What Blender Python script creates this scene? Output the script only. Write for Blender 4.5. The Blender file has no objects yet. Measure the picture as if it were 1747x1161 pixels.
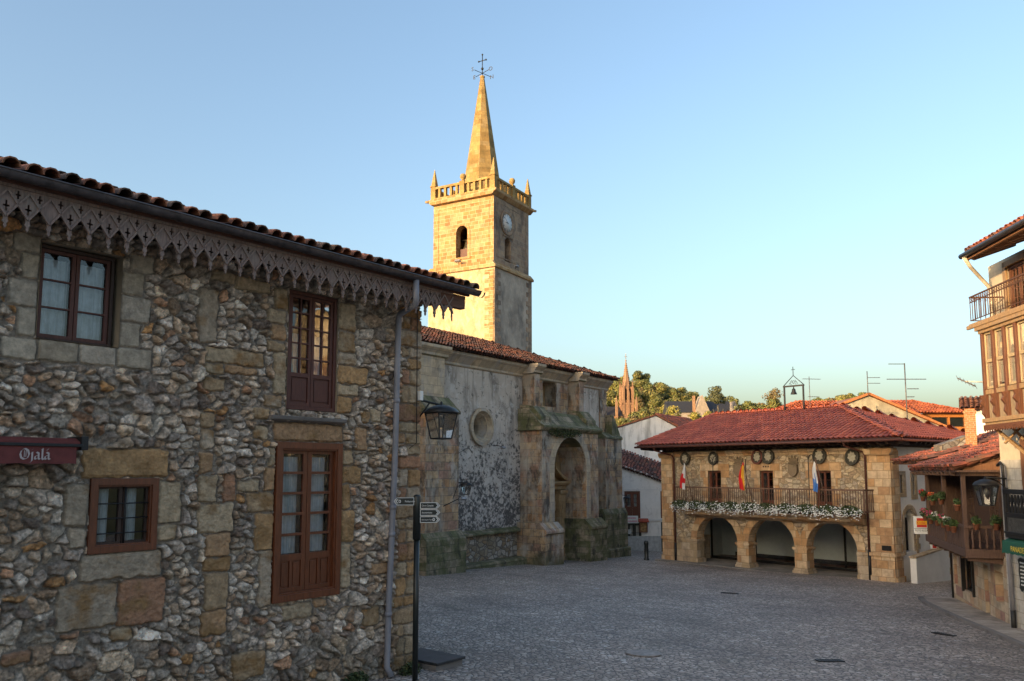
import bpy, bmesh, math, random
import numpy as np
from mathutils import Vector, Matrix
from mathutils.geometry import tessellate_polygon

# ------------------------------------------------------------------ camera, sky, sun, exposure
S = bpy.context.scene
COL = S.collection
R = math.radians
cam_d = bpy.data.cameras.new('camera')
cam = bpy.data.objects.new('camera', cam_d); COL.objects.link(cam)
cam.location = (0, 0, 4.7)
cam.rotation_euler = (R(90 + 6.2), 0, 0)
cam_d.sensor_width = 36; cam_d.lens = 36 * 1400 / 1747.0
cam_d.shift_y = (652 - 580.5) / 1747.0
cam_d.clip_start = 0.1; cam_d.clip_end = 4000
S.camera = cam
SUN_AZ, SUN_EL = R(228), R(8.0)             # azimuth clockwise from +Y
w = bpy.data.worlds.new('World'); S.world = w; w.use_nodes = True
wt = w.node_tree; bg = wt.nodes['Background']
sky = wt.nodes.new('ShaderNodeTexSky'); sky.sky_type = 'NISHITA'; sky.sun_disc = False
sky.sun_elevation = SUN_EL; sky.sun_rotation = SUN_AZ
sky.air_density = 1.0; sky.dust_density = 4.6; sky.ozone_density = 1.6
wt.links.new(sky.outputs[0], bg.inputs[0]); bg.inputs[1].default_value = 0.15
sd = bpy.data.lights.new('sun', 'SUN'); sd.energy = 2.0; sd.angle = R(0.5); sd.color = (1.0, 0.70, 0.38)
sun = bpy.data.objects.new('sun', sd); COL.objects.link(sun)
SV = Vector((math.sin(SUN_AZ) * math.cos(SUN_EL), math.cos(SUN_AZ) * math.cos(SUN_EL), math.sin(SUN_EL)))
sun.rotation_euler = SV.to_track_quat('Z', 'Y').to_euler(); sun.location = (-40, -30, 40)
S.view_settings.view_transform = 'Standard'; S.view_settings.look = 'None'
S.view_settings.exposure = 1.75; S.view_settings.gamma = 1

def gz(x, y): return 1.77 - .0355 * y - .0252 * x      # the sloping square
def gzz(x, y): return gz(x, y) + float(fbm(np.array(x * .35 + 20), np.array(y * .35 + 20), 5) - .5) * .05

# ------------------------------------------------------------------ material helpers
def newmat(name):
    m = bpy.data.materials.new(name); m.use_nodes = True
    nt = m.node_tree; return m, nt, nt.nodes['Principled BSDF']
def nd(nt, t, **kw):
    n = nt.nodes.new('ShaderNode' + t)
    for k, v in kw.items():
        if k in n.inputs.keys(): n.inputs[k].default_value = v
        else: setattr(n, k, v)
    return n
def lk(nt, a, b): nt.links.new(a, b)
def ramp(nt, fac, stops, interp='LINEAR'):
    r = nt.nodes.new('ShaderNodeValToRGB'); r.color_ramp.interpolation = interp
    e = r.color_ramp.elements
    while len(e) < len(stops): e.new(0.5)
    for i, (p, c) in enumerate(stops):
        e[i].position = p; e[i].color = (c[0], c[1], c[2], 1) if not isinstance(c, (int, float)) else (c, c, c, 1)
    lk(nt, fac, r.inputs[0]); return r.outputs[0]
def mixc(nt, fac, a, b, mode='MIX'):
    m = nt.nodes.new('ShaderNodeMix'); m.data_type = 'RGBA'; m.blend_type = mode
    for sock, v in ((m.inputs[0], fac), (m.inputs[6], a), (m.inputs[7], b)):
        if isinstance(v, (int, float)): sock.default_value = v
        elif isinstance(v, tuple): sock.default_value = (v[0], v[1], v[2], 1)
        else: lk(nt, v, sock)
    return m.outputs[2]
def mth(nt, op, a, b=0.0, c=None):
    m = nt.nodes.new('ShaderNodeMath'); m.operation = op
    for i, v in enumerate((a, b) if c is None else (a, b, c)):
        if isinstance(v, (int, float)): m.inputs[i].default_value = v
        else: lk(nt, v, m.inputs[i])
    return m.outputs[0]
def uvvec(nt, sx=1, sy=1, wob=0.0, wscale=3.0):
    uv = nd(nt, 'UVMap', uv_map='UV').outputs[0]
    if wob:
        n = nd(nt, 'TexNoise', Scale=wscale, Detail=2.0); lk(nt, uv, n.inputs['Vector'])
        v = nd(nt, 'VectorMath', operation='MULTIPLY_ADD'); lk(nt, n.outputs['Color'], v.inputs[0])
        v.inputs[1].default_value = (wob, wob, 0); lk(nt, uv, v.inputs[2]); uv = v.outputs[0]
    if sx != 1 or sy != 1:
        mp = nd(nt, 'Mapping'); mp.inputs['Scale'].default_value = (sx, sy, 1); lk(nt, uv, mp.inputs[0]); uv = mp.outputs[0]
    return uv
def noise(nt, vec, scale, detail=5.0, rough=0.6, dist=0.0):
    n = nd(nt, 'TexNoise', Scale=scale, Detail=detail, Roughness=rough, Distortion=dist)
    lk(nt, vec, n.inputs['Vector']); return n.outputs[0]
def bump(nt, bs, h, strength=0.5, dist=0.02):
    b = nd(nt, 'Bump', Strength=strength, Distance=dist); lk(nt, h, b.inputs['Height']); lk(nt, b.outputs[0], bs.inputs['Normal'])
def objco(nt): return nd(nt, 'TexCoord').outputs['Object']

def m_plain(name, col, rough=0.6, metal=0.0, var=0.25, scale=6.0, bmp=0.0):
    m, nt, b = newmat(name)
    n = noise(nt, objco(nt), scale)
    c = ramp(nt, n, [(0.3, tuple(x * (1 - var) for x in col)), (0.7, tuple(min(1, x * (1 + var)) for x in col))])
    lk(nt, c, b.inputs['Base Color']); b.inputs['Roughness'].default_value = rough; b.inputs['Metallic'].default_value = metal
    if bmp: bump(nt, b, noise(nt, objco(nt), scale * 8), bmp, 0.01)
    return m
def m_attr(name, rough=0.85, var=0.35, scale=14.0, bmp=0.6, bscale=60.0, bdist=0.01, moss=0.0, fleck=.45):
    m, nt, b = newmat(name)
    a = nd(nt, 'Attribute', attribute_name='Col').outputs['Color']
    oc = objco(nt)
    n = noise(nt, oc, scale, 6.0, 0.65)
    k = ramp(nt, n, [(0.25, 1 - var), (0.75, 1 + var * 0.6)])
    c = mixc(nt, 1.0, a, k, 'MULTIPLY')
    n2 = noise(nt, oc, scale * 4.5, 4.0, 0.7)
    c = mixc(nt, ramp(nt, n2, [(0.56, 0), (0.76, fleck)]), c, (0.05, 0.045, 0.04))
    if moss:
        n3 = noise(nt, oc, 1.3, 5.0, 0.7)
        c = mixc(nt, ramp(nt, n3, [(0.5, 0), (0.62, moss)]), c, (0.06, 0.062, 0.03))
    lk(nt, c, b.inputs['Base Color']); b.inputs['Roughness'].default_value = rough
    if bmp: bump(nt, b, noise(nt, oc, bscale, 7.0, 0.75), bmp, bdist)
    return m
def stains(nt, c, uv, dark=(0.05, 0.045, 0.04), amt=0.6, scale=0.9, lo=0.5, hi=0.65, sx=1.0, sy=0.45):
    mp = nd(nt, 'Mapping'); mp.inputs['Scale'].default_value = (sx, sy, 1); lk(nt, uv, mp.inputs[0])
    n = noise(nt, mp.outputs[0], scale, 8.0, 0.68, 0.3)
    return mixc(nt, ramp(nt, n, [(lo, 0), (hi, amt)]), c, dark)
def mosslow(nt, c, uv, z0, z1, col=(0.075, 0.08, 0.03), amt=0.85):
    sep = nd(nt, 'SeparateXYZ'); lk(nt, uv, sep.inputs[0])
    n = noise(nt, uv, 1.6, 7.0, 0.7)
    h = mth(nt, 'MULTIPLY_ADD', n, 2.4 * (z1 - z0), sep.outputs[1])
    mr = nd(nt, 'MapRange'); lk(nt, h, mr.inputs[0])
    mr.inputs[1].default_value = z0 + 1.2 * (z1 - z0); mr.inputs[2].default_value = z1 + 1.2 * (z1 - z0)
    mr.inputs[3].default_value = amt; mr.inputs[4].default_value = 0
    return mixc(nt, mr.outputs[0], c, col)
def m_ashlar(name, pal, mortar=(0.2, 0.17, 0.13), bw=0.5, bh=0.28, ms=0.012, var=0.35, bst=0.5, stain=None, moss=None, msmooth=0.3):
    m, nt, b = newmat(name)
    uv = uvvec(nt, 1, 1, 0.035, 2.5)
    br = nt.nodes.new('ShaderNodeTexBrick'); lk(nt, uv, br.inputs['Vector'])
    br.inputs['Color1'].default_value = (0, 0, 0, 1); br.inputs['Color2'].default_value = (1, 1, 1, 1); br.inputs['Mortar'].default_value = (.5, .5, .5, 1)
    br.inputs['Scale'].default_value = 1; br.inputs['Mortar Size'].default_value = ms; br.inputs['Mortar Smooth'].default_value = msmooth
    br.inputs['Brick Width'].default_value = bw; br.inputs['Row Height'].default_value = bh
    br.offset = 0.43; br.offset_frequency = 2; br.squash = 0.72; br.squash_frequency = 3
    k = len(pal)
    c = ramp(nt, br.outputs['Color'], [(i / k, p) for i, p in enumerate(pal)], 'CONSTANT')
    u0 = uvvec(nt)
    n = noise(nt, u0, 3.5, 7.0, 0.65)
    c = mixc(nt, 1.0, c, ramp(nt, n, [(0.28, 1 - var), (0.72, 1 + var * .5)]), 'MULTIPLY')
    n2 = noise(nt, u0, 17.0, 5.0, 0.7)
    c = mixc(nt, ramp(nt, n2, [(0.58, 0), (0.76, .4)]), c, tuple(x * .35 for x in pal[0]))
    c = mixc(nt, br.outputs['Fac'], c, mortar)
    if stain: 
        for s in stain: c = stains(nt, c, u0, **s)
    if moss: c = mosslow(nt, c, u0, *moss)
    lk(nt, c, b.inputs['Base Color']); b.inputs['Roughness'].default_value = 0.9
    h = mth(nt, 'MULTIPLY_ADD', br.outputs['Fac'], -0.8, mth(nt, 'MULTIPLY', n2, .6))
    h = mth(nt, 'ADD', h, mth(nt, 'MULTIPLY', br.outputs['Color'], .3))
    bump(nt, b, h, bst, 0.03)
    return m
def m_rubble(name, pal, mortar, size=0.25, asp=1.3, edge=0.06, var=0.35, bst=0.7, moss=None, stain=None):
    m, nt, b = newmat(name)
    uv = uvvec(nt, 1 / (size * asp), 1 / size, 0.12, 5.0)
    v1 = nd(nt, 'TexVoronoi', feature='F1', Scale=1.0); lk(nt, uv, v1.inputs['Vector'])
    v2 = nd(nt, 'TexVoronoi', feature='DISTANCE_TO_EDGE', Scale=1.0); lk(nt, uv, v2.inputs['Vector'])
    sp = nd(nt, 'SeparateColor'); lk(nt, v1.outputs['Color'], sp.inputs[0])
    k = len(pal)
    c = ramp(nt, sp.outputs[0], [(i / k, p) for i, p in enumerate(pal)], 'CONSTANT')
    u0 = uvvec(nt)
    n = noise(nt, u0, 9.0, 6.0, 0.65)
    c = mixc(nt, 1.0, c, ramp(nt, n, [(0.28, 1 - var), (0.72, 1 + var * .5)]), 'MULTIPLY')
    mort = ramp(nt, v2.outputs['Distance'], [(edge * .4, 1), (edge * 1.6, 0)])
    c = mixc(nt, mort, c, mortar)
    if stain:
        for s in stain: c = stains(nt, c, u0, **s)
    if moss: c = mosslow(nt, c, u0, *moss)
    lk(nt, c, b.inputs['Base Color']); b.inputs['Roughness'].default_value = 0.92
    h = ramp(nt, v2.outputs['Distance'], [(0, 0), (edge * 1.8, .75), (.4, 1)])
    h = mth(nt, 'MULTIPLY_ADD', n, 0.6, h)
    bump(nt, b, h, bst, 0.05)
    return m
def m_plaster(name, base, var=0.2, stain=None, moss=None, bst=0.3):
    m, nt, b = newmat(name)
    u0 = uvvec(nt)
    n = noise(nt, u0, 1.2, 8.0, 0.7)
    c = ramp(nt, n, [(0.3, tuple(x * (1 - var) for x in base)), (0.7, tuple(min(1, x * (1 + var * .5)) for x in base))])
    if stain:
        for s in stain: c = stains(nt, c, u0, **s)
    if moss: c = mosslow(nt, c, u0, *moss)
    lk(nt, c, b.inputs['Base Color']); b.inputs['Roughness'].default_value = 0.92
    bump(nt, b, noise(nt, u0, 22.0, 6.0, 0.7), bst, 0.02)
    return m
def m_wood(name, col, rough=0.55, var=0.5, vertical=True, wear=0.0):
    m, nt, b = newmat(name)
    oc = objco(nt)
    mp = nd(nt, 'Mapping'); mp.inputs['Scale'].default_value = (9, 9, 1.2) if vertical else (1.2, 9, 9); lk(nt, oc, mp.inputs[0])
    n = noise(nt, mp.outputs[0], 4.0, 6.0, 0.65, 0.5)
    c = ramp(nt, n, [(0.28, tuple(x * (1 - var) for x in col)), (0.72, tuple(min(1, x * (1 + var * .6)) for x in col))])
    if wear: c = mixc(nt, ramp(nt, noise(nt, oc, 5.0, 7.0, 0.75), [(0.5, 0), (0.62, wear)]), c, (0.24, 0.21, 0.18))
    lk(nt, c, b.inputs['Base Color']); b.inputs['Roughness'].default_value = rough
    bump(nt, b, n, 0.25, 0.006)
    return m
def m_glass(name, tint=(0.9, 0.93, 0.95), refl=0.9):
    m = bpy.data.materials.new(name); m.use_nodes = True; nt = m.node_tree
    nt.nodes.remove(nt.nodes['Principled BSDF']); out = nt.nodes['Material Output']
    t = nd(nt, 'BsdfTransparent'); t.inputs[0].default_value = (*tint, 1)
    g = nd(nt, 'BsdfGlossy', Roughness=0.03)
    nz = noise(nt, objco(nt), 1.7, 2.0); bp = nd(nt, 'Bump', Strength=0.12, Distance=0.05); lk(nt, nz, bp.inputs['Height']); lk(nt, bp.outputs[0], g.inputs['Normal'])
    fr = nd(nt, 'Fresnel', IOR=1.55); lk(nt, bp.outputs[0], fr.inputs['Normal'])
    f = mth(nt, 'MULTIPLY_ADD', fr.outputs[0], refl, 0.05)
    mx = nd(nt, 'MixShader'); lk(nt, f, mx.inputs[0]); lk(nt, t.outputs[0], mx.inputs[1]); lk(nt, g.outputs[0], mx.inputs[2])
    lk(nt, mx.outputs[0], out.inputs[0]); return m

# ------------------------------------------------------------------ mesh helpers
class MB:
    def __init__(s, T=None): s.v = []; s.f = []; s.sm = []; s.T = T
    def add(s, vs, fs, smooth=False):
        o = len(s.v)
        if s.T is not None: vs = [s.T @ Vector(p) for p in vs]
        s.v += [tuple(p) for p in vs]; s.f += [tuple(i + o for i in f) for f in fs]; s.sm += [smooth] * len(fs)
        return s
    def box(s, x0, x1, y0, y1, z0, z1):
        return s.add([(x0,y0,z0),(x1,y0,z0),(x1,y1,z0),(x0,y1,z0),(x0,y0,z1),(x1,y0,z1),(x1,y1,z1),(x0,y1,z1)],
                     [(0,3,2,1),(4,5,6,7),(0,1,5,4),(1,2,6,5),(2,3,7,6),(3,0,4,7)])
    def frustum(s, cx, cy, z0, z1, ax, ay, bx, by):
        return s.add([(cx-ax,cy-ay,z0),(cx+ax,cy-ay,z0),(cx+ax,cy+ay,z0),(cx-ax,cy+ay,z0),(cx-bx,cy-by,z1),(cx+bx,cy-by,z1),(cx+bx,cy+by,z1),(cx-bx,cy+by,z1)],
                     [(0,3,2,1),(4,5,6,7),(0,1,5,4),(1,2,6,5),(2,3,7,6),(3,0,4,7)])
    def slab(s, outer, holes, y0, y1, axis='y'):
        loops = [outer] + list(holes)
        flat = [p for l in loops for p in l]
        tris = tessellate_polygon([[Vector((p[0], p[1], 0)) for p in l] for l in loops])
        n = len(flat)
        P = (lambda p, d: (p[0], d, p[1])) if axis == 'y' else ((lambda p, d: (d, p[0], p[1])) if axis == 'x' else (lambda p, d: (p[0], p[1], d)))
        vs = [P(p, y0) for p in flat] + [P(p, y1) for p in flat]
        fs = [tuple(t) for t in tris] + [tuple(n + i for i in reversed(t)) for t in tris]
        k = 0
        for l in loops:
            m = len(l)
            for i in range(m):
                a, b = k + i, k + (i + 1) % m; fs.append((a, b, b + n, a + n))
            k += m
        return s.add(vs, fs)
    def tube(s, pts, r, n=8, cap=True, r1=None):
        pts = [Vector(p) for p in pts]; vs = []; fs = []
        m = len(pts); prev = None
        for i, p in enumerate(pts):
            d = (pts[min(i + 1, m - 1)] - pts[max(i - 1, 0)]).normalized()
            a = (prev - d * prev.dot(d)) if prev is not None else (Vector((0, 0, 1)) if abs(d.z) < .9 else Vector((1, 0, 0))).cross(d)
            a.normalize(); prev = a; b = d.cross(a)
            rr = r if r1 is None else r + (r1 - r) * i / (m - 1)
            for k in range(n):
                t = 2 * math.pi * k / n; vs.append(p + (a * math.cos(t) + b * math.sin(t)) * rr)
        for i in range(m - 1):
            for k in range(n):
                fs.append((i*n+k, i*n+(k+1)%n, (i+1)*n+(k+1)%n, (i+1)*n+k))
        if cap: fs += [tuple(range(n - 1, -1, -1)), tuple(range((m-1)*n, m*n))]
        return s.add(vs, fs, n > 5)
    def lathe(s, prof, c=(0, 0, 0), n=12, smooth=True, ph=0.0):
        vs = []; fs = []
        for r, z in prof:
            for k in range(n):
                t = 2 * math.pi * k / n + ph; vs.append((c[0] + r * math.cos(t), c[1] + r * math.sin(t), c[2] + z))
        m = len(prof)
        for i in range(m - 1):
            for k in range(n): fs.append((i*n+k, i*n+(k+1)%n, (i+1)*n+(k+1)%n, (i+1)*n+k))
        fs += [tuple(range(n - 1, -1, -1)), tuple(range((m-1)*n, m*n))]
        return s.add(vs, fs, smooth)
    def quad(s, a, b, c, d): return s.add([a, b, c, d], [(0, 1, 2, 3)])
    def sph(s, c, r, n=8, sz=1.0): return s.lathe([(max(.001, r*math.sin(math.pi*i/n)), -r*sz*math.cos(math.pi*i/n)) for i in range(n + 1)], c, n + 2)
    def build(s, name, mat, parent=None, bevel=0.0, recalc=True):
        me = bpy.data.meshes.new(name); me.from_pydata(s.v, [], s.f)
        if recalc:
            bm = bmesh.new(); bm.from_mesh(me); bmesh.ops.recalc_face_normals(bm, faces=bm.faces); bm.to_mesh(me); bm.free()
        me.polygons.foreach_set('use_smooth', s.sm)
        boxuv(me); me.materials.append(mat)
        o = bpy.data.objects.new(name, me); COL.objects.link(o)
        if parent is not None: o.parent = parent
        if bevel:
            md = o.modifiers.new('bevel', 'BEVEL'); md.width = bevel; md.segments = 2; md.limit_method = 'ANGLE'; md.angle_limit = R(40)
        return o
def boxuv(me):
    n = len(me.loops)
    if not n: return
    co = np.empty(len(me.vertices) * 3); me.vertices.foreach_get('co', co); co = co.reshape(-1, 3)
    li = np.empty(n, int); me.loops.foreach_get('vertex_index', li)
    pn = np.empty(len(me.polygons) * 3); me.polygons.foreach_get('normal', pn); pn = pn.reshape(-1, 3)
    pt = np.empty(len(me.polygons), int); me.polygons.foreach_get('loop_total', pt)
    ln = np.repeat(pn, pt, axis=0); p = co[li]
    flat = np.abs(ln[:, 2]) > .75; ydom = np.abs(ln[:, 1]) >= np.abs(ln[:, 0])
    u = np.where(flat, p[:, 0], np.where(ydom, p[:, 0], p[:, 1] + 17.3)); v = np.where(flat, p[:, 1], p[:, 2])
    uv = me.uv_layers.new(name='UV'); uv.data.foreach_set('uv', np.stack([u, v], 1).ravel())
def npmesh(name, V, F, mat, parent=None, colv=None, smooth=False, uv=True):
    """V (n,3), F (m,4) arrays -> mesh object, optional per-vertex colour"""
    me = bpy.data.meshes.new(name); n = len(V); m, k = F.shape
    me.vertices.add(n); me.vertices.foreach_set('co', np.asarray(V, np.float32).ravel())
    me.loops.add(m * k); me.loops.foreach_set('vertex_index', F.astype(np.int32).ravel())
    me.polygons.add(m); me.polygons.foreach_set('loop_start', np.arange(0, m * k, k, dtype=np.int32))
    me.polygons.foreach_set('use_smooth', np.full(m, smooth))
    me.update(calc_edges=True); me.validate()
    if colv is not None:
        a = me.color_attributes.new('Col', 'FLOAT_COLOR', 'POINT')
        a.data.foreach_set('color', np.concatenate([colv, np.ones((n, 1))], 1).astype(np.float32).ravel())
    if uv: boxuv(me)
    me.materials.append(mat)
    o = bpy.data.objects.new(name, me); COL.objects.link(o)
    if parent is not None: o.parent = parent
    return o
def thing(name, label, cat, loc=(0, 0, 0), rot=0.0, group=None):
    o = bpy.data.objects.new(name, None); COL.objects.link(o); o.empty_display_size = .3
    o.location = loc; o.rotation_euler = (0, 0, R(rot)); tag(o, label, cat, group); return o
def tag(o, label, cat, group=None):
    o['label'] = label; o['category'] = cat
    if group: o['group'] = group
    return o
def struct(o): o['kind'] = 'structure'; return o
def dup(root, loc, rotz=None, label=None, scale=None):
    r = root.copy(); COL.objects.link(r); r.location = loc
    if rotz is not None: r.rotation_euler = (0, 0, rotz)
    if scale is not None: r.scale = scale
    if label: r['label'] = label
    for ch in list(root.children):
        c = ch.copy(); COL.objects.link(c); c.parent = r
        for g in list(ch.children):
            d = g.copy(); COL.objects.link(d); d.parent = c
    return r
def arch(x0, x1, z0, zs, n=20, rise=None):
    """closed outline: rectangle with a round head, anticlockwise from bottom left"""
    c = (x0 + x1) / 2; r = (x1 - x0) / 2; h = r if rise is None else rise
    return [(x0, z0), (x1, z0)] + [(c + r * math.cos(math.pi * i / n), zs + h * math.sin(math.pi * i / n)) for i in range(n + 1)]
def archring(x0, x1, zs, wd, n=24, rise=None):
    c = (x0 + x1) / 2; r = (x1 - x0) / 2; h = r if rise is None else rise
    o = [(c + (r + wd) * math.cos(math.pi * i / n), zs + (h + wd) * math.sin(math.pi * i / n)) for i in range(n + 1)]
    i_ = [(c + r * math.cos(math.pi * i / n), zs + h * math.sin(math.pi * i / n)) for i in range(n, -1, -1)]
    return o + i_
def rect(x0, x1, z0, z1): return [(x0, z0), (x1, z0), (x1, z1), (x0, z1)]
def textob(txt, name, mat, parent, size, loc, rotm, ext=0.004, align='LEFT', sx=1.0):
    cu = bpy.data.curves.new(name, 'FONT'); cu.body = txt; cu.size = size; cu.extrude = ext; cu.align_x = align; cu.resolution_u = 3
    t = bpy.data.objects.new(name, cu); COL.objects.link(t)
    dg = bpy.context.evaluated_depsgraph_get(); me = bpy.data.meshes.new_from_object(t.evaluated_get(dg))
    COL.objects.unlink(t); bpy.data.objects.remove(t)
    me.transform(Matrix.Translation(loc) @ rotm.to_4x4() @ Matrix.Diagonal((sx, 1, 1, 1))); me.name = name
    if not len(me.materials): me.materials.append(mat)
    else: me.materials[0] = mat
    o = bpy.data.objects.new(name, me); COL.objects.link(o)
    if parent is not None: o.parent = parent
    return o
RX90 = Matrix.Rotation(R(90), 3, 'X')        # text upright, read from the -y side

# ------------------------------------------------------------------ noise in numpy
def vnoise(X, Y, seed=0):
    rs = np.random.RandomState(seed); L = rs.rand(64, 64)
    xi = np.floor(X).astype(int); yi = np.floor(Y).astype(int); fx = X - xi; fy = Y - yi
    fx = fx * fx * (3 - 2 * fx); fy = fy * fy * (3 - 2 * fy)
    g = lambda a, b: L[a % 64, b % 64]
    return (g(xi, yi) * (1 - fx) + g(xi + 1, yi) * fx) * (1 - fy) + (g(xi, yi + 1) * (1 - fx) + g(xi + 1, yi + 1) * fx) * fy
def fbm(X, Y, seed=0, o=4):
    a = 0; s = 0; w_ = 1
    for i in range(o): a = a + w_ * vnoise(X * 2 ** i, Y * 2 ** i, seed + i); s += w_; w_ *= .55
    return a / s
def sstep(a, b, x): t = np.clip((x - a) / (b - a), 0, 1); return t * t * (3 - 2 * t)

# ------------------------------------------------------------------ barrel tiles
TILE_RED = np.array([(0.37,0.078,0.04),(0.42,0.092,0.045),(0.33,0.068,0.036),(0.40,0.10,0.055),(0.45,0.11,0.055)])
TILE_OLD = np.array([(0.26,0.10,0.06),(0.20,0.085,0.055),(0.14,0.075,0.055),(0.30,0.12,0.07),(0.34,0.13,0.07),(0.17,0.10,0.075),(0.11,0.07,0.055)])
TILE_ORG = np.array([(0.42,0.10,0.035),(0.46,0.12,0.04),(0.38,0.09,0.03),(0.5,0.14,0.05)])
def tiles(name, A, B, up, L, mat, parent, pal=TILE_OLD, pitch=0.2, row=0.34, kl=0.0, kr=0.0, rad=0.085, thick=False, seed=1, jit=0.01, channel=False, lift0=0.03, chk=.42):
    """eave A->B, 'up' unit vector up the slope, L slope length; the slope narrows by kl, kr per metre (hips)"""
    rs = np.random.RandomState(seed); A = np.array(A, float); B = np.array(B, float); up = np.array(up, float); up /= np.linalg.norm(up)
    W = np.linalg.norm(B - A); u = (B - A) / W; nrm = np.cross(u, up); nrm = nrm if nrm[2] > 0 else -nrm
    ns = 6; ang = np.linspace(0, math.pi, ns)
    bv = []
    for (t, r, lift) in ((0.0, rad, lift0), (row * 1.18, rad * .86, 0.0)):
        for a in ang: bv.append((math.cos(a) * r, t, math.sin(a) * r + lift))
    if thick:
        for (t, r, lift) in ((0.0, rad - .017, 0.03), (row * 1.18, rad * .82 - .017, 0.0)):
            for a in ang: bv.append((math.cos(a) * r, t, math.sin(a) * r + lift))
    bv = np.array(bv); F = []
    for i in range(ns - 1): F.append((i, i + 1, ns + i + 1, ns + i))
    if thick:
        for i in range(ns - 1): F.append((2*ns+i, 3*ns+i, 3*ns+i+1, 2*ns+i+1)); F.append((i, 2*ns+i, 2*ns+i+1, i+1))
    F = np.array(F); tl = []; 
    nc = int(W / pitch); nr = max(1, int(round(L / row)))
    for r_ in range(nr):
        v = r_ * row
        for c_ in range(nc + 1):
            uu = (c_ + .5) * W / (nc + .5) if nc else W / 2
            if uu < kl * v or uu > W - kr * v: continue
            tl.append((uu, v, 0))
            if channel and c_ < nc: tl.append((uu + .5 * W / (nc + .5), v, 1))
    VV = []; FF = []; CC = []; base = len(bv)
    for i, (uu, v, ch) in enumerate(tl):
        p = bv.copy()
        if ch: p[:, 2] = -p[:, 2] + .03; p[:, 0] = -p[:, 0]
        p[:, 0] += rs.randn() * jit + uu + (p[:, 1] - row * .5) * rs.randn() * jit * 2; p[:, 1] += v + rs.randn() * jit; p[:, 2] += abs(rs.randn()) * jit * .6
        VV.append(A + p[:, :1] * u + p[:, 1:2] * up + p[:, 2:3] * nrm); FF.append(F + i * base)
        c = pal[rs.randint(len(pal))] * (1 - jit * 15 + jit * 30 * rs.rand()) * (chk if ch else 1); CC.append(np.tile(c, (base, 1)))
    # the deck under the tiles
    V0 = np.concatenate(VV); F0 = np.concatenate(FF); C0 = np.concatenate(CC); k = len(V0)
    d = [A - nrm * .02, B - nrm * .02, B + up * L - u * kr * L - nrm * .02, A + up * L + u * kl * L - nrm * .02]
    V0 = np.concatenate([V0, np.array(d)]); F0 = np.concatenate([F0, [[k, k+1, k+2, k+3]]]); C0 = np.concatenate([C0, np.tile(pal.mean(0) * .45, (4, 1))])
    return npmesh(name, V0, F0, mat, parent, C0, smooth=False)
def ridge_caps(name, P, Q, mat, parent, pal=TILE_OLD, rad=0.1, ln=0.4, seed=3):
    P = Vector(P); Q = Vector(Q); d = (Q - P); L = d.length; d.normalize(); s_ = d.cross(Vector((0, 0, 1))).normalized(); n = s_.cross(d)
    rs = np.random.RandomState(seed); VV = []; FF = []; CC = []; k = max(1, int(L / ln))
    for i in range(k):
        o = len(VV); c = pal[rs.randint(len(pal))] * (.85 + .3 * rs.rand())
        for t, r in ((i * L / k, rad), ((i + 1.15) * L / k, rad * .85)):
            for j in range(6):
                a = math.pi * j / 5; VV.append(P + d * t + s_ * math.cos(a) * r + n * (math.sin(a) * r + (.02 if r == rad else 0))); CC.append(c)
        FF += [(o + j, o + j + 1, o + 7 + j, o + 6 + j) for j in range(5)]
    return npmesh(name, np.array(VV), np.array(FF), mat, parent, np.array(CC))
# ------------------------------------------------------------------ materials
SANDS = [(0.33,0.22,0.12),(0.38,0.27,0.15),(0.28,0.19,0.12),(0.36,0.22,0.10),(0.30,0.23,0.16),(0.40,0.29,0.17),(0.26,0.16,0.10)]
M = {}
M['relief'] = m_attr('rubble_relief', 0.92, 0.36, 16.0, 1.0, 34.0, 0.035, fleck=.45)
M['tile'] = m_attr('roof_tile', 0.85, 0.5, 6.0, 0.4, 60.0, 0.006, moss=0.45)
M['tile_clean'] = m_attr('glazed_tile', 0.65, 0.42, 1.1, 0.3, 60.0, 0.005, fleck=.4)
M['leaf'] = m_attr('foliage', 0.7, 0.3, 3.0, 0)
M['petal'] = m_attr('petals', 0.6, 0.1, 8.0, 0)
M['rubble_side'] = m_rubble('rubble_wall_plain', [(0.22,0.2,0.18),(0.3,0.24,0.17),(0.17,0.14,0.12),(0.33,0.31,0.28)], (0.12,0.105,0.09), 0.2, 1.3)
M['blockstone'] = m_plaster('dressed_stone', (0.34,0.27,0.19), 0.3, [dict(dark=(0.16,0.10,0.05), amt=.5, scale=2.0)])
M['dooroak'] = m_wood('varnished_oak', (0.15,0.043,0.016), 0.4)
M['oldred'] = m_wood('worn_red_paint', (0.10,0.032,0.022), 0.6, 0.4)
M['darkwood'] = m_wood('dark_brown_wood', (0.05,0.026,0.018), 0.65, 0.4)
M['valance'] = m_wood('weathered_fret_board', (0.23,0.165,0.145), 0.8, 0.5, wear=0.4)
M['purlin'] = m_wood('red_brown_beam', (0.13,0.06,0.04), 0.8, 0.4, False)
M['zinc'] = m_plain('zinc_gutter', (0.09,0.08,0.085), 0.45, 0.6, 0.4, 8)
M['pipe'] = m_plain('grey_pipe', (0.22,0.22,0.25), 0.5, 0.1, 0.15, 3)
M['iron'] = m_plain('black_iron', (0.018,0.018,0.02), 0.5, 0.3, 0.3, 20)
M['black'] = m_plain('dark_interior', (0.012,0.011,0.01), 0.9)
M['curtain'] = m_plain('net_curtain', (0.5,0.53,0.56), 0.9, 0, 0.2, 9)
M['glass'] = m_glass('window_glass')
M['lampglass'] = m_glass('lantern_glass', (0.92,0.93,0.93), 0.7)
M['white'] = m_plain('white_lettering', (0.75,0.75,0.74), 0.6, 0, 0.03); M['bulb'] = m_plain('frosted_bulb', (0.12,0.115,0.11), .5)
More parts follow.
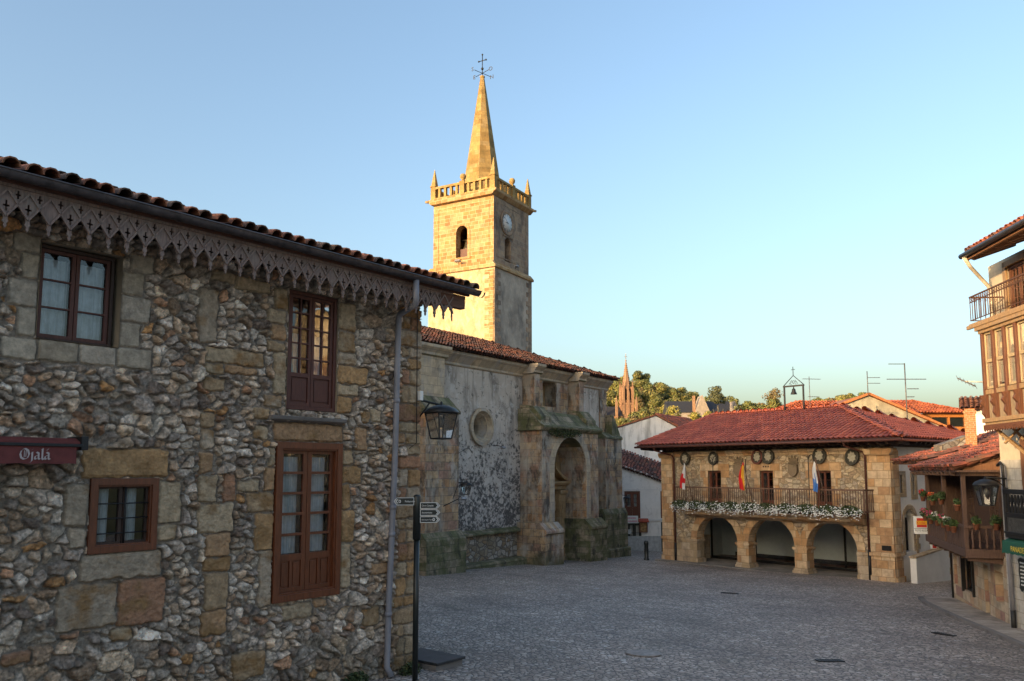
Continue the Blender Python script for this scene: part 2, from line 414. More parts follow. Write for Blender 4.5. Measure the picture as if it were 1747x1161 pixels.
M['awnred'] = m_plain('dull_red_cloth', (0.13,0.028,0.026), 0.8, 0, 0.2, 9, 0.2)
M['awnlet'] = m_plain('pale_lettering', (0.42,0.36,0.36), 0.8, 0, 0.1)
M['signblk'] = m_plain('sign_black', (0.012,0.016,0.016), 0.35, 0, 0.1)
M['slate'] = m_plain('dark_slate', (0.03,0.03,0.034), 0.6, 0, 0.4, 6, 0.3)
M['kerb'] = m_plaster('kerb_stone', (0.21,0.19,0.18), 0.3, [dict(amt=.4, scale=1.5)])

# ------------------------------------------------------------------ ground
def cobbles():
    m, nt, b = newmat('cobbles')
    uv = uvvec(nt, 1 / .105, 1 / .105, .10, 5.0)
    v1 = nd(nt, 'TexVoronoi', feature='F1', Scale=1.0, Randomness=0.8); lk(nt, uv, v1.inputs['Vector'])
    v2 = nd(nt, 'TexVoronoi', feature='DISTANCE_TO_EDGE', Scale=1.0, Randomness=0.8); lk(nt, uv, v2.inputs['Vector'])
    sp = nd(nt, 'SeparateColor'); lk(nt, v1.outputs['Color'], sp.inputs[0])
    c = ramp(nt, sp.outputs[0], [(0, (0.31,0.25,0.205)), (.35, (0.42,0.345,0.29)), (.7, (0.52,0.43,0.365)), (.93, (0.64,0.54,0.465)), (1, (0.6,0.55,0.51))])
    u0 = uvvec(nt)
    n = noise(nt, u0, 0.35, 6.0, 0.6)
    c = mixc(nt, 1.0, c, ramp(nt, n, [(0.3, .62), (0.7, 1.25)]), 'MULTIPLY')
    n2 = noise(nt, u0, 30.0, 4.0)
    c = mixc(nt, 1.0, c, ramp(nt, n2, [(0.3, .7), (0.7, 1.2)]), 'MULTIPLY')
    c = mixc(nt, ramp(nt, v2.outputs['Distance'], [(0.03, 1), (0.13, 0)]), c, (0.11,0.095,0.085))
    # worn setting-out bands of the paving
    wv = nd(nt, 'TexWave', wave_type='BANDS', bands_direction='DIAGONAL', Scale=.16, Distortion=2.0); wv.inputs['Detail'].default_value = 2
    lk(nt, u0, wv.inputs['Vector'])
    c = mixc(nt, ramp(nt, wv.outputs[0], [(0.965, 0), (1.0, .25)]), c, (0.06,0.056,0.055))
    n3 = noise(nt, u0, .8, 6.0, .7)
    c = mixc(nt, ramp(nt, n3, [(0.55, 0), (0.7, .4)]), c, (0.10,0.105,0.07))
    lk(nt, c, b.inputs['Base Color']); b.inputs['Roughness'].default_value = 0.62
    h = ramp(nt, v2.outputs['Distance'], [(0, 0), (.16, .7), (.45, 1)])
    h = mth(nt, 'ADD', h, mth(nt, 'MULTIPLY', sp.outputs[1], .5)); h = mth(nt, 'MULTIPLY_ADD', n2, .35, h)
    bump(nt, b, h, 0.75, 0.03)
    return m
M['cobble'] = cobbles(); M['coverm'] = m_plain('worn_cover', (0.27,0.235,0.21), .6, .2, .4, 8, .4)
def m_earth():
    m, nt, b = newmat('meadow'); u = uvvec(nt)
    c = ramp(nt, noise(nt, u, .05, 8.0, .7), [(.3, (0.05,0.06,0.02)), (.55, (0.08,0.09,0.03)), (.75, (0.12,0.10,0.05))])
    lk(nt, c, b.inputs['Base Color']); b.inputs['Roughness'].default_value = 1; return m
M['earth'] = m_earth()
def sheet(name, x0, x1, y0, y1, nx, ny, zf, mat):
    xs = np.linspace(x0, x1, nx); ys = np.linspace(y0, y1, ny); X, Y = np.meshgrid(xs, ys)
    V = np.stack([X, Y, zf(X, Y)], -1).reshape(-1, 3); i = np.arange(nx * ny).reshape(ny, nx)
    F = np.stack([i[:-1, :-1], i[:-1, 1:], i[1:, 1:], i[1:, :-1]], -1).reshape(-1, 4)
    return struct(npmesh(name, V, F, mat, None, smooth=True))
GZ = lambda X, Y: 1.77 - .0355 * np.clip(Y, -30, 62) - .0252 * np.clip(X, -40, 34)
sheet('ground', -900, 900, -300, 1600, 181, 191, lambda X, Y: GZ(X, Y) - .12, M['earth'])
sheet('square', -40, 34, -28, 62, 75, 91, lambda X, Y: GZ(X, Y) + (fbm(X * .35 + 20, Y * .35 + 20, 5) - .5) * .05, M['cobble'])

# drain covers and gratings set in the paving
for nm, lb, x, y, a, b_, rot in (('drain_grate', 'dark iron drain grate in the cobbles before the arcade', 7.43, 28.6, .3, .12, -20), ('drain_grate', 'dark iron drain grate in the cobbles nearest the viewer', 6.2, 16.5, .26, .10, 5),
                                 ('manhole_cover', 'round worn manhole cover in the cobbles', 2.6, 16.75, .36, .36, 0), ('drain_grate', 'dark iron drain grate beside the pavement kerb on the right', 10.4, 20.3, .26, .10, -50)):
    r = thing(nm, lb, 'grate' if 'grate' in nm else 'manhole cover', (x, y, gzz(x, y) + .004), rot)
    r.rotation_euler = (-.0355, .0252, R(rot))
    if nm == 'manhole_cover':
        MB().lathe([(a, 0), (a, .015), (a - .05, .02)], n=24).build('rim', M['coverm'], r)
        MB().lathe([(a - .06, .0), (a - .06, .012)], n=24).build('plate', M['coverm'], r)
    else:
        fr = MB(); fr.slab(rect(-a, a, -b_, b_), [rect(-a + .04, a - .04, -b_ + .04, b_ - .04)], 0, .02, 'z'); fr.build('frame', M['iron'], r)
        br = MB()
        for k in range(9): t = -a + .07 + k * (2 * a - .14) / 8; br.box(t - .012, t + .012, -b_ + .04, b_ - .04, .0, .014)
        br.build('bars', M['iron'], r)

# ------------------------------------------------------------------ window and door leaves
def leaves(part, x0, x1, z0, z1, y, frame, leafm, rows, cols, fw=.06, st=.05, bar=.022, panel=0.0, depth=.06, curtain=None, cy=.10, npan=1, back=.4, n=2, proud=0.0, muntin=0.0, bevel=.004):
    """frame ring is the part's own mesh; leaves, panes and curtains are sub-parts of it"""
    f = MB(); f.slab(rect(x0, x1, z0, z1), [rect(x0 + fw, x1 - fw, z0 + fw, z1 - fw)], y - depth - proud, y + .05)
    if proud:
        f.slab(rect(x0 + fw * .45, x1 - fw * .45, z0 + fw * .45, z1 - fw * .45), [rect(x0 + fw * 1.25, x1 - fw * 1.25, z0 + fw * 1.25, z1 - fw * 1.25)], y - depth - proud + .022, y + .04)
    fo = f.build('frame' if part is None else part[0], frame, part[1] if part else None, bevel)
    X0, X1, Z0, Z1 = x0 + fw, x1 - fw, z0 + fw, z1 - fw
    wl = (X1 - X0) / n
    for k in range(n):
        a = X0 + wl * k + .004; b = X0 + wl * (k + 1) - .004
        zp = Z0 + panel * (Z1 - Z0); lf = MB(); holes = []
        gx0, gx1, gz0, gz1 = a + st, b - st, zp + st * (1 if panel else 1), Z1 - st
        cw = (gx1 - gx0 - bar * (cols - 1)) / cols; rh = (gz1 - gz0 - bar * (rows - 1)) / rows
        for i in range(cols):
            for j in range(rows):
                hx = gx0 + i * (cw + bar); hz = gz0 + j * (rh + bar); holes.append(rect(hx, hx + cw, hz, hz + rh))
        pz = []
        if panel:
            pw = (gx1 - gx0 - (npan - 1) * st * .7) / npan
            for i in range(npan):
                hx = gx0 + i * (pw + st * .7); q = rect(hx, hx + pw, Z0 + st * 1.2, zp - st * .3); holes.append(q); pz.append(q)
        lf.slab(rect(a, b, Z0 + .003, Z1 - .003), holes, y - .035, y + .01)
        for q in pz: lf.box(q[0][0], q[1][0], y - .012, y + .0, q[0][1], q[2][1]); lf.box(q[0][0] + .02, q[1][0] - .02, y - .026, y - .013, q[0][1] + .03, q[2][1] - .03)
        lf.build('leaf', leafm, fo, bevel * .6)
        MB().quad((gx0, y - .004, gz0), (gx1, y - .004, gz0), (gx1, y - .004, gz1), (gx0, y - .004, gz1)).build('pane', M['glass'], fo)
        if curtain:
            V = []; nn = 40; rs = random.Random(int(a * 991 + z0 * 77))
            w0, w1, c0, c1 = curtain
            ca, cb = gx0 + (gx1 - gx0) * w0, gx0 + (gx1 - gx0) * w1; k1 = rs.uniform(40, 70); p = rs.uniform(0, 6)
            for i in range(nn + 1):
                xx = ca + (cb - ca) * i / nn; dy = .018 * math.sin(k1 * xx + p) + .012 * math.sin(k1 * 2.3 * xx)
                V += [(xx, y + cy + dy, gz0 + (gz1 - gz0) * c0), (xx, y + cy + dy * .5, gz0 + (gz1 - gz0) * c1)]
            MB().add(V, [(2*i, 2*i+2, 2*i+3, 2*i+1) for i in range(nn)], True).build('curtain', M['curtain'], fo)
    return fo
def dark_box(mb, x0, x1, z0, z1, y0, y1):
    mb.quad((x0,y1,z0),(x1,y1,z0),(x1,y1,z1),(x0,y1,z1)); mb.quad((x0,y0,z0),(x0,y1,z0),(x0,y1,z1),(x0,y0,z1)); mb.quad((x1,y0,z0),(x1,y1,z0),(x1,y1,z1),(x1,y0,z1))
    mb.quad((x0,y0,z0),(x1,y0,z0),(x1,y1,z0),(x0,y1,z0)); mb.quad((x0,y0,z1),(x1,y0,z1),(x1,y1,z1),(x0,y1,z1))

# ------------------------------------------------------------------ the rubble house on the left
LH = thing('stone_house', 'rubble stone house with fretted eave boards, nearest building on the left', 'house', (-7.907, 6.791, 0), 51.341)
OPEN = [(7.16, 8.12, 5.64, 7.5), (3.61, 4.59, 6.27, 7.46), (4.34, 5.20, 3.70, 4.61), (7.02, 8.23, 2.80, 5.14)]
BLK = [(3.29,3.61,7.28,7.51),(3.40,3.60,6.97,7.27),(3.28,3.60,6.63,6.95),(3.39,3.60,6.29,6.62),(4.69,5.01,7.30,7.54),(4.60,4.89,6.97,7.28),(4.60,4.99,6.62,6.96),(4.60,4.87,6.30,6.61),
(3.25,3.63,6.00,6.26),(3.64,4.11,6.01,6.265),(4.12,4.57,6.02,6.265),(4.58,5.04,6.02,6.285),(5.86,6.71,7.39,7.55),(5.66,5.97,6.48,7.25),(5.79,6.76,6.22,6.44),(5.78,6.10,6.06,6.21),(6.11,6.63,6.09,6.21),(5.77,6.12,5.82,6.01),
(4.21,5.33,4.625,4.99),(4.04,4.325,4.04,4.55),(4.10,4.325,3.78,4.02),(5.215,5.54,4.01,4.57),(5.215,5.50,3.79,4.00),(4.26,5.29,3.36,3.69),(4.01,4.735,2.80,3.34),(4.745,5.36,2.76,3.34),(5.76,5.98,5.30,5.52),(5.77,5.99,5.02,5.28),(5.75,5.99,4.68,4.96),
(5.77,6.06,4.28,4.65),(6.14,6.35,4.27,4.66),(5.77,6.33,3.86,4.26),(5.91,6.30,3.53,3.85),(5.89,6.31,3.32,3.52),(5.92,6.29,2.81,3.31),(5.88,6.29,2.48,2.80),(6.37,6.73,4.41,4.58),(4.66,4.95,2.59,2.75),(3.46,3.76,2.52,2.67),(6.39,6.93,1.79,2.16),
(6.23,6.83,7.33,7.53),(6.90,7.14,7.15,7.46),(6.76,7.12,6.91,7.13),(6.85,7.13,6.66,6.905),(6.78,7.12,6.49,6.65),(6.91,7.15,5.86,6.48),(8.135,8.48,6.98,7.46),(8.135,8.48,6.64,6.97),(8.135,8.51,6.43,6.63),(8.135,8.76,6.12,6.42),(8.135,8.56,5.91,6.11),(8.135,8.43,5.64,5.90),
(6.95,8.27,5.16,5.44),(6.76,7.09,5.66,5.84),(6.58,6.88,5.47,5.65),(6.61,6.86,5.17,5.36),(8.53,8.77,5.04,5.42),(8.62,8.83,5.49,5.70),(8.85,9.08,5.53,5.74),
(8.25,8.48,4.80,5.05),(8.25,8.68,4.51,4.79),(8.25,8.44,4.10,4.50),(8.25,8.53,3.57,4.09),(8.25,8.47,2.87,3.56),(6.87,7.0,4.78,5.05),(6.80,7.0,4.41,4.76),(6.52,7.00,4.11,4.40),(6.68,7.00,3.56,4.10),(6.76,7.0,2.75,3.55),(7.20,7.73,2.50,2.73),(7.77,8.02,2.61,2.74),(2.4,3.2,5.3,5.5),(8.9,9.3,3.0,3.2),(8.75,9.1,2.2,2.5)]
def relief_wall():
    rs = np.random.RandomState(11); rq = random.Random(4)
    blk = list(BLK); z = 1.15
    while z < 7.5:                                        # quoins up the corner
        h = rq.uniform(.17, .34); wd = rq.choice([.34, .5, .58, .3]); sp_ = rq.random() < .45
        if sp_: m_ = rq.uniform(.24, .34); blk += [(10 - m_, 10.03, z + .01, z + h - .008), (10 - m_ - rq.uniform(.18, .26), 10 - m_ - .012, z + .012, z + h - .01)]
        else: blk.append((10 - wd, 10.03, z + .01, z + h - .008))
        z += h
    st = .0098; xs = np.arange(1.6, 10.0001, st); zs = np.arange(1.05, 7.75, st); X, Z = np.meshgrid(xs, zs)
    cw, ch = .136, .100
    wx = X + (fbm(X * 6, Z * 6, 21) - .5) * .09 + (vnoise(X * 21, Z * 21, 25) - .5) * .025; wz = Z + (fbm(X * 6 + 9, Z * 6 + 5, 22) - .5) * .07 + (vnoise(X * 21 + 7, Z * 21, 26) - .5) * .02
    gi = np.floor(wx / cw).astype(int); gj = np.floor(wz / ch).astype(int)
    NX, NZ = 120, 120; jx = rs.rand(NX, NZ); jz = rs.rand(NX, NZ); wt_ = np.where(rs.rand(NX, NZ) < .3, 2.6, .75 + .6 * rs.rand(NX, NZ))
    big = vnoise(np.arange(NX)[:, None] * .13, np.arange(NZ)[None, :] * .16, 31); wt_ = np.where((big > .55) & (rs.rand(NX, NZ) < .45), 3, wt_)
    f1 = np.full(X.shape, 9.); f2 = np.full(X.shape, 9.); idx = np.zeros(X.shape, int); px = np.zeros(X.shape); pz = np.zeros(X.shape)
    for a in range(-2, 3):
        for b in range(-2, 3):
            ci = (gi + a) % NX; cj = (gj + b) % NZ
            sx = (gi + a + .1 + .8 * jx[ci, cj]) * cw; sz = (gj + b + .1 + .8 * jz[ci, cj]) * ch
            dx = (wx - sx) / cw; dz = (wz - sz) / ch
            d = (np.abs(dx) ** 2.4 + np.abs(dz) ** 2.4) ** (1 / 2.4) * np.where(wt_[ci, cj] > 2, 1, 1.0) + np.where(wt_[ci, cj] > 2, 2.2, (wt_[ci, cj] - 1) * .35)
            cl = d < f1
            f2 = np.where(cl, f1, np.minimum(f2, d)); f1 = np.where(cl, d, f1); idx = np.where(cl, ci * NZ + cj, idx); px = np.where(cl, dx, px); pz = np.where(cl, dz, pz)
    e = f2 - f1
    ns = NX * NZ; hgt = .026 + .072 * rs.rand(ns) ** 1.4; tx = rs.randn(ns) * .030; tz = rs.randn(ns) * .028 - .010
    rough = (fbm(X * 16, Z * 16, 3, 5) - .5) + .5 * (.5 - np.abs(fbm(X * 22 + 7, Z * 26, 13, 3) - .5) * 3) * .5
    gap = .14 + .42 * np.clip(fbm(X * 2.2, Z * 2.2, 61) - .3, 0, 1) + .16 * rs.rand(ns)[idx]
    prof = (.62 + .38 * np.sqrt(np.clip((e - gap * .5) / .5, 0, 1))) * sstep(gap * .5, gap * .5 + .17, e)
    facet = np.abs(vnoise(X * 11 + idx * 3.7, Z * 11 + idx * 1.3, 71) - .5) * .07 - np.abs(vnoise(X * 24 + idx * 1.7, Z * 24 + idx * 2.3, 72) - .5) * .035
    H = prof * (hgt[idx] + px * tx[idx] + pz * tz[idx] + facet) + rough * .036 + (fbm(X * 38, Z * 38, 8, 3) - .5) * .016
    pal = np.array([(0.29,0.255,0.22),(0.36,0.325,0.285),(0.22,0.19,0.165),(0.30,0.235,0.175),(0.25,0.185,0.13),(0.33,0.27,0.205),(0.16,0.13,0.11),(0.42,0.385,0.34),(0.27,0.165,0.105),(0.30,0.17,0.075),(0.28,0.25,0.21),(0.33,0.285,0.235)])
    pr = np.array([.17,.13,.13,.12,.08,.12,.06,.06,.04,.02,.09,.08]); pr /= pr.sum()
    sc = np.array((1.07, .99, .93)) * 1.95 * pal[rs.choice(len(pal), ns, p=pr)] * (.6 + .7 * rs.rand(ns, 1))
    mort = np.array((.32, .265, .215))
    C = sc[idx]
    k = sstep(-.02, .05, e - gap * .5)[..., None]
    mc = mort * (.75 + .5 * fbm(X * 5, Z * 5, 41))[..., None]
    C = mc * (1 - k) + C * k
    C = C * (.5 + 1.0 * fbm(X * 15, Z * 15, 51, 5))[..., None]; C = C * (1 + .5 * sstep(.52, .72, fbm(X * 30, Z * 30, 57, 3)) - .4 * sstep(.5, .3, fbm(X * 34, Z * 34, 59, 3)))[..., None]
    # dressed blocks
    bp = np.array([(0.35,0.28,0.195),(0.38,0.305,0.215),(0.34,0.25,0.16),(0.36,0.30,0.235),(0.37,0.235,0.12),(0.34,0.22,0.13),(0.29,0.165,0.105)])
    X_, Z_, rough_, mc_ = X, Z, rough, mc
    for n, (x0, x1, z0, z1) in enumerate(blk):
        wob = .012 if n < 12 else .02
        ja, jb_ = np.searchsorted(xs, [x0 - .05, x1 + .05]); ia, ib = np.searchsorted(zs, [z0 - .05, z1 + .05]); W = np.s_[ia:ib, ja:jb_]
        X, Z, rough, mc = X_[W], Z_[W], rough_[W], mc_[W]
        rx = X + (vnoise(X * 8 + n * 3.1, Z * 8, 81) - .5) * 2 * wob + (vnoise(X * 30, Z * 30, 83) - .5) * wob; rz = Z + (vnoise(X * 8 + n * 1.7, Z * 8 + 30, 82) - .5) * 2 * wob + (vnoise(X * 30 + 5, Z * 30, 84) - .5) * wob
        sdx = np.minimum(rx - x0, x1 - rx); sdz = np.minimum(rz - z0, z1 - rz); sd_ = np.minimum(sdx, sdz)
        sd_ = np.where((sdx < .035) & (sdz < .035), .035 - np.hypot(.035 - sdx, .035 - sdz), sd_)
        m_ = sd_ > -.016
        smooth = .03 if n < 12 else .042
        hb = sstep(.0, .024, sd_) * (smooth + rs.rand() * .012 + (rx - (x0 + x1) / 2) * rs.randn() * .012) + rough * (.006 if n < 12 else .03) + (fbm(X * 26, Z * 40, n, 4) - .5) * (.004 if n < 12 else .018)
        col = np.array([(.35,.31,.255),(.33,.285,.225),(.36,.32,.27),(.32,.285,.235)][n % 4]) if n < 12 else bp[rs.choice(7, p=[.2,.16,.16,.14,.14,.12,.08])]
        col = np.array((1.05, 1.0, .94)) * 1.45 * col * (.85 + .25 * rs.rand())
        st_ = fbm(X * 3 + n, Z * 4, 91, 5)[..., None]
        cb = col * (.62 + .76 * fbm(X * 13 + n, Z * 13, 52, 6))[..., None]
        if n >= 12: cb = cb * (1 - sstep(.48, .78, st_)) + np.array((.36, .21, .09)) * (.6 + .5 * st_) * sstep(.48, .78, st_)
        kb = sstep(-.004, .012, sd_)[..., None]; cb = mc * (1 - kb) + cb * kb
        H[W] = np.where(m_, hb, H[W]); C[W] = np.where(m_[..., None], cb, C[W])
    X, Z = X_, Z_
    # damp green-black foot of the wall
    ft = sstep(2.3, 1.3, Z + (fbm(X * 2, Z * 2, 95) - .5) * 1.2)[..., None]; C = C * (1 - .35 * ft) + np.array((.035, .04, .02)) * .35 * ft
    for (x0, x1, z0, z1) in OPEN:
        near = (X > x0 - .045) & (X < x1 + .045) & (Z > z0 - .045) & (Z < z1 + .045); H = np.where(near, np.minimum(H, .03), H)
    V = np.stack([X, -H, Z], -1).reshape(-1, 3); ny, nx = X.shape; i = np.arange(nx * ny).reshape(ny, nx)
    xc = X[:-1, :-1] + st / 2; zc = Z[:-1, :-1] + st / 2; keep = np.ones(xc.shape, bool)
    for (x0, x1, z0, z1) in OPEN: keep &= ~((xc > x0) & (xc < x1) & (zc > z0) & (zc < z1))
    F = np.stack([i[:-1, :-1], i[:-1, 1:], i[1:, 1:], i[1:, :-1]], -1)[keep]
    # turn the corner: last column folded back
    e0 = len(V); ev = V[i[:, -1]].copy(); ev[:, 1] = .25; V = np.concatenate([V, ev]); C = np.concatenate([C.reshape(-1, 3), C[:, -1]])
    j = np.arange(ny); F = np.concatenate([F, np.stack([i[:-1, -1], e0 + j[:-1], e0 + j[1:], i[1:, -1]], -1)])
    npmesh('wall', V, F, M['relief'], LH, C, smooth=True)
relief_wall()
b_ = MB()
b_.box(9.6, 9.97, .24, 9, .6, 7.75); b_.box(-4, -3.6, 0, 9, .6, 7.75); b_.box(-4, 9.97, 8.7, 9, .6, 7.75); b_.box(-4, 1.62, 0.0, .3, .6, 7.75)
b_.slab([(.05, 7.74), (8.95, 7.74), (4.4, 9.05)], [], 9.62, 9.96, 'x')
b_.build('side_wall', M['rubble_side'], LH)
for (x0, x1, z0, z1) in OPEN:
    rv = MB()
    for q in (((x0,-.03,z0),(x0,.32,z0),(x0,.32,z1),(x0,-.03,z1)), ((x1,-.03,z0),(x1,.32,z0),(x1,.32,z1),(x1,-.03,z1)), ((x0,-.03,z0),(x1,-.03,z0),(x1,.32,z0),(x0,.32,z0)), ((x0,-.03,z1),(x1,-.03,z1),(x1,.32,z1),(x0,.32,z1))): rv.quad(*q)
    rv.build('reveal', M['blockstone'], LH)
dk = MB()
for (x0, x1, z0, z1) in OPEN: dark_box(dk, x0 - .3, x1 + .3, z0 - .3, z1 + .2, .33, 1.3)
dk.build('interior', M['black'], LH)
leaves(('window', LH), 3.61, 4.54, 6.27, 7.44, .14, M['darkwood'], M['oldred'], 3, 1, fw=.04, st=.045, bar=.02, curtain=(0, 1, 0, .95), cy=.07)
leaves(('balcony_door', LH), 7.165, 8.115, 5.645, 7.49, .06, M['oldred'], M['oldred'], 5, 2, fw=.055, st=.05, bar=.022, panel=.27, curtain=(.0, 1, 0, .55), cy=.16)
sw = leaves(('window', LH), 4.335, 5.205, 3.695, 4.615, .06, M['dooroak'], M['darkwood'], 1, 1, fw=.085, st=.045, curtain=(.0, .72, .0, 1), cy=.09, proud=.05)
gr = MB()
for k in range(3): gr.tube([(4.40, .005, 3.93 + k * .185), (5.14, .005, 3.93 + k * .185)], .009, 6)
gr.tube([(4.79, .0, 3.76), (4.79, .0, 4.55)], .012, 6); gr.build('window_bar', M['iron'], sw)
leaves(('door', LH), 7.0, 8.24, 2.785, 5.145, .05, M['dooroak'], M['dooroak'], 5, 1, fw=.10, st=.075, bar=.04, panel=.235, npan=2, curtain=(0, 1, 0, .97), cy=.10, proud=.06)
sl = MB(); sl.slab([(-.14, 5.475), (0, 5.44), (.05, 5.44), (.05, 5.535), (-.16, 5.53)], [], 6.84, 8.24, 'x'); sl.build('sill', M['kerb'], LH, .012)
# eaves: tiles, gutter, fretted valance
tiles('roof', (-4.4, -.74, 7.985), (10.66, -.74, 7.985), (0, math.cos(R(16)), math.sin(R(16))), 5.4, M['tile'], LH, TILE_OLD, .215, .36, rad=.098, thick=True, seed=5, jit=.014, channel=True)
tiles('roof', (10.66, 9.6, 7.99), (-4.4, 9.6, 7.99), (0, -math.cos(R(16)), math.sin(R(16))), 5.4, M['tile'], LH, TILE_OLD, .215, .36, rad=.098, seed=6)
ridge_caps('ridge', (-4.4, 4.44, 9.53), (10.66, 4.44, 9.53), M['tile'], LH)
so = MB(); so.box(-4.3, 10.55, -.60, .3, 7.80, 7.86); so.build('soffit', M['darkwood'], LH)
gt = MB(); prof = [(.078 * math.cos(t), .078 * math.sin(t)) for t in np.linspace(math.pi, 2 * math.pi, 9)]; n9 = len(prof)
vs = [(x, -.765 + p[0], 7.945 + p[1]) for x in (-4.4, 10.72) for p in prof]; gt.add(vs, [(i, i + 1, n9 + i + 1, n9 + i) for i in range(n9 - 1)], True); gt.add([vs[n9 + i] for i in range(n9)], [tuple(range(n9))])
gt.tube([(-4.4, -.845, 7.95), (10.72, -.845, 7.95)], .012, 6)
for k in range(16):
    xx = -3.9 + k * .98; pr2 = [(xx + dx, -.765 + p[0] * 1.1, 7.945 + p[1] * 1.1) for dx in (-.02, .02) for p in prof]; gt.add(pr2, [(i, i + 1, n9 + i + 1, n9 + i) for i in range(n9 - 1)], True)
gt.build('gutter', M['zinc'], LH, recalc=False)
dp = MB(); dp.tube([(9.14, -.765, 7.88), (9.14, -.765, 7.55), (9.15, -.74, 7.47), (9.33, -.18, 7.40), (9.35, -.13, 7.33), (9.345, -.12, 6.6), (9.33, -.12, 5.2), (9.27, -.12, 3.4), (9.235, -.12, 2.6), (9.215, -.12, 1.5), (9.25, -.2, 1.36)], .052, 12)
for zz, xx in ((5.9, 9.338), (4.1, 9.295), (3.65, 9.28), (2.35, 9.228)): dp.tube([(xx, -.12, zz - .035), (xx, -.12, zz + .035)], .060, 12)
dp.build('drain_pipe', M['pipe'], LH)
va = MB(); p_ = .225; zt = 7.86; YV = -.60
half = [(0, -.505), (.017, -.475), (.010, -.452), (.030, -.425), (.020, -.395), (.024, -.355), (.040, -.322), (.062, -.312), (.066, -.285), (.085, -.252), (.1125, -.238)]
per = half + [(p_ - x, z) for x, z in reversed(half[:-1])]
def cross(cx, cz, h, w_): t = .011; return [(cx-t,cz-h),(cx+t,cz-h),(cx+t,cz-t),(cx+w_,cz-t),(cx+w_,cz+t),(cx+t,cz+t),(cx+t,cz+h),(cx-t,cz+h),(cx-t,cz+t),(cx-w_,cz+t),(cx-w_,cz-t),(cx-t,cz-t)]
x = 10.2 - 6 * p_ * 9; 
for c_ in range(9):
    xa = x + c_ * 6 * p_; out = []; hs = []
    for k in range(6):
        out += [(xa + k * p_ + q[0], zt + q[1]) for q in (per if k == 5 else per[:-1])]
        if k: hs.append(cross(xa + k * p_, zt - .25, .062, .034))
        hs.append(cross(xa + k * p_ + p_ / 2, zt - .105, .046, .028))
    out = out + [(xa + 6 * p_, zt + .02), (xa, zt + .02)]
    va.slab(out, hs, YV - .012, YV + .012)
    for k in range(6):
        for (ax, az, bx, bz) in ((0, -.07, p_/2, -.215), (p_/2, -.215, 0, -.37), (p_, -.07, p_/2, -.215), (p_/2, -.215, p_, -.37)):
            a = Vector((xa + k * p_ + ax, 0, zt + az)); b = Vector((xa + k * p_ + bx, 0, zt + bz)); d = (b - a).normalized(); nn = Vector((-d.z, 0, d.x)) * .0105
            va.add([(q.x, yy, q.z) for yy in (YV - .034, YV - .0125) for q in (a + nn, b + nn, b - nn, a - nn)], [(0,1,2,3),(4,5,6,7),(0,1,5,4),(1,2,6,5),(2,3,7,6),(3,0,4,7)])
va.box(-2, 10.2, YV - .03, YV - .0125, zt - .035, zt + .0)
va.build('valance', M['valance'], LH)
fa = MB(); fa.box(-4.4, 10.6, -.66, -.615, 7.86, 7.97); fa.box(9.9, 10.52, -.62, -.5, 7.62, 7.84); fa.build('eave_beam', M['purlin'], LH)
for k in range(3): MB().box(9.9, 10.45, 1.2 + k * 2.6, 1.36 + k * 2.6, 8.05 + min(k, 1) * .6 - (k == 2) * .35, 8.22 + min(k, 1) * .6 - (k == 2) * .35).build('purlin', M['purlin'], LH)
cb = MB(); cb.tube([(9.86, -.07, 7.6), (9.87, -.075, 6.1), (9.87, -.08, 5.2), (9.7, -.08, 5.1)], .008, 5); cb.build('cable', M['iron'], LH)
jb = MB(); jb.box(9.9, 9.98, -.13, -.05, 5.95, 6.12); jb.build('junction_box', M['white'], LH, .008)
# grass in the roof edge and weeds at the foot
def tuft(name, parent, pts, h, n, seed, cols, mat=None, spread=.12, wide=.02):
    rs = np.random.RandomState(seed); V = []; F = []; C = []
    for (x, y, z) in pts:
        for k in range(n):
            a = rs.rand() * 6.28; l = h * (.5 + .7 * rs.rand()); b = np.array((x + rs.randn() * spread, y + rs.randn() * spread * .5, z)); t = b + np.array((math.cos(a) * l * .5, math.sin(a) * l * .5, l)); s = np.array((-math.sin(a), math.cos(a), 0)) * wide
            o = len(V); V += [b - s, b + s, t + s * .3, t - s * .3]; F.append((o, o + 1, o + 2, o + 3)); c = np.array(cols[rs.randint(len(cols))]) * (.7 + .6 * rs.rand()); C += [c] * 4
    return npmesh(name, np.array(V), np.array(F), mat or M['leaf'], parent, np.array(C))
tuft('roof_grass', LH, [(9.75 + .08 * k, -.62, 8.05) for k in range(8)], .11, 16, 3, [(.10,.12,.03),(.16,.15,.05)], spread=.05, wide=.006)
G3 = [(.035,.06,.02),(.05,.08,.025),(.07,.09,.03)]
def leafball(name, parent, c, r, n, seed, cols, size=.04, mat=None, flat=1.0):
    rs = np.random.RandomState(seed); V = []; F = []; C = []
    for k in range(n):
        d = rs.randn(3); d /= np.linalg.norm(d); p = np.array(c) + d * np.array(r) * (rs.rand() ** .45); a = rs.randn(3); a /= np.linalg.norm(a); b = np.cross(a, rs.randn(3)); b /= np.linalg.norm(b); a = a * size * (.6 + .8 * rs.rand()); b = b * size * .6
        o = len(V); V += [p - a, p + b, p + a, p - b]; F.append((o, o+1, o+2, o+3)); cc = np.array(cols[rs.randint(len(cols))]) * (.7 + .6 * rs.rand()); C += [cc] * 4
    return npmesh(name, np.array(V), np.array(F), mat or M['leaf'], parent, np.array(C))
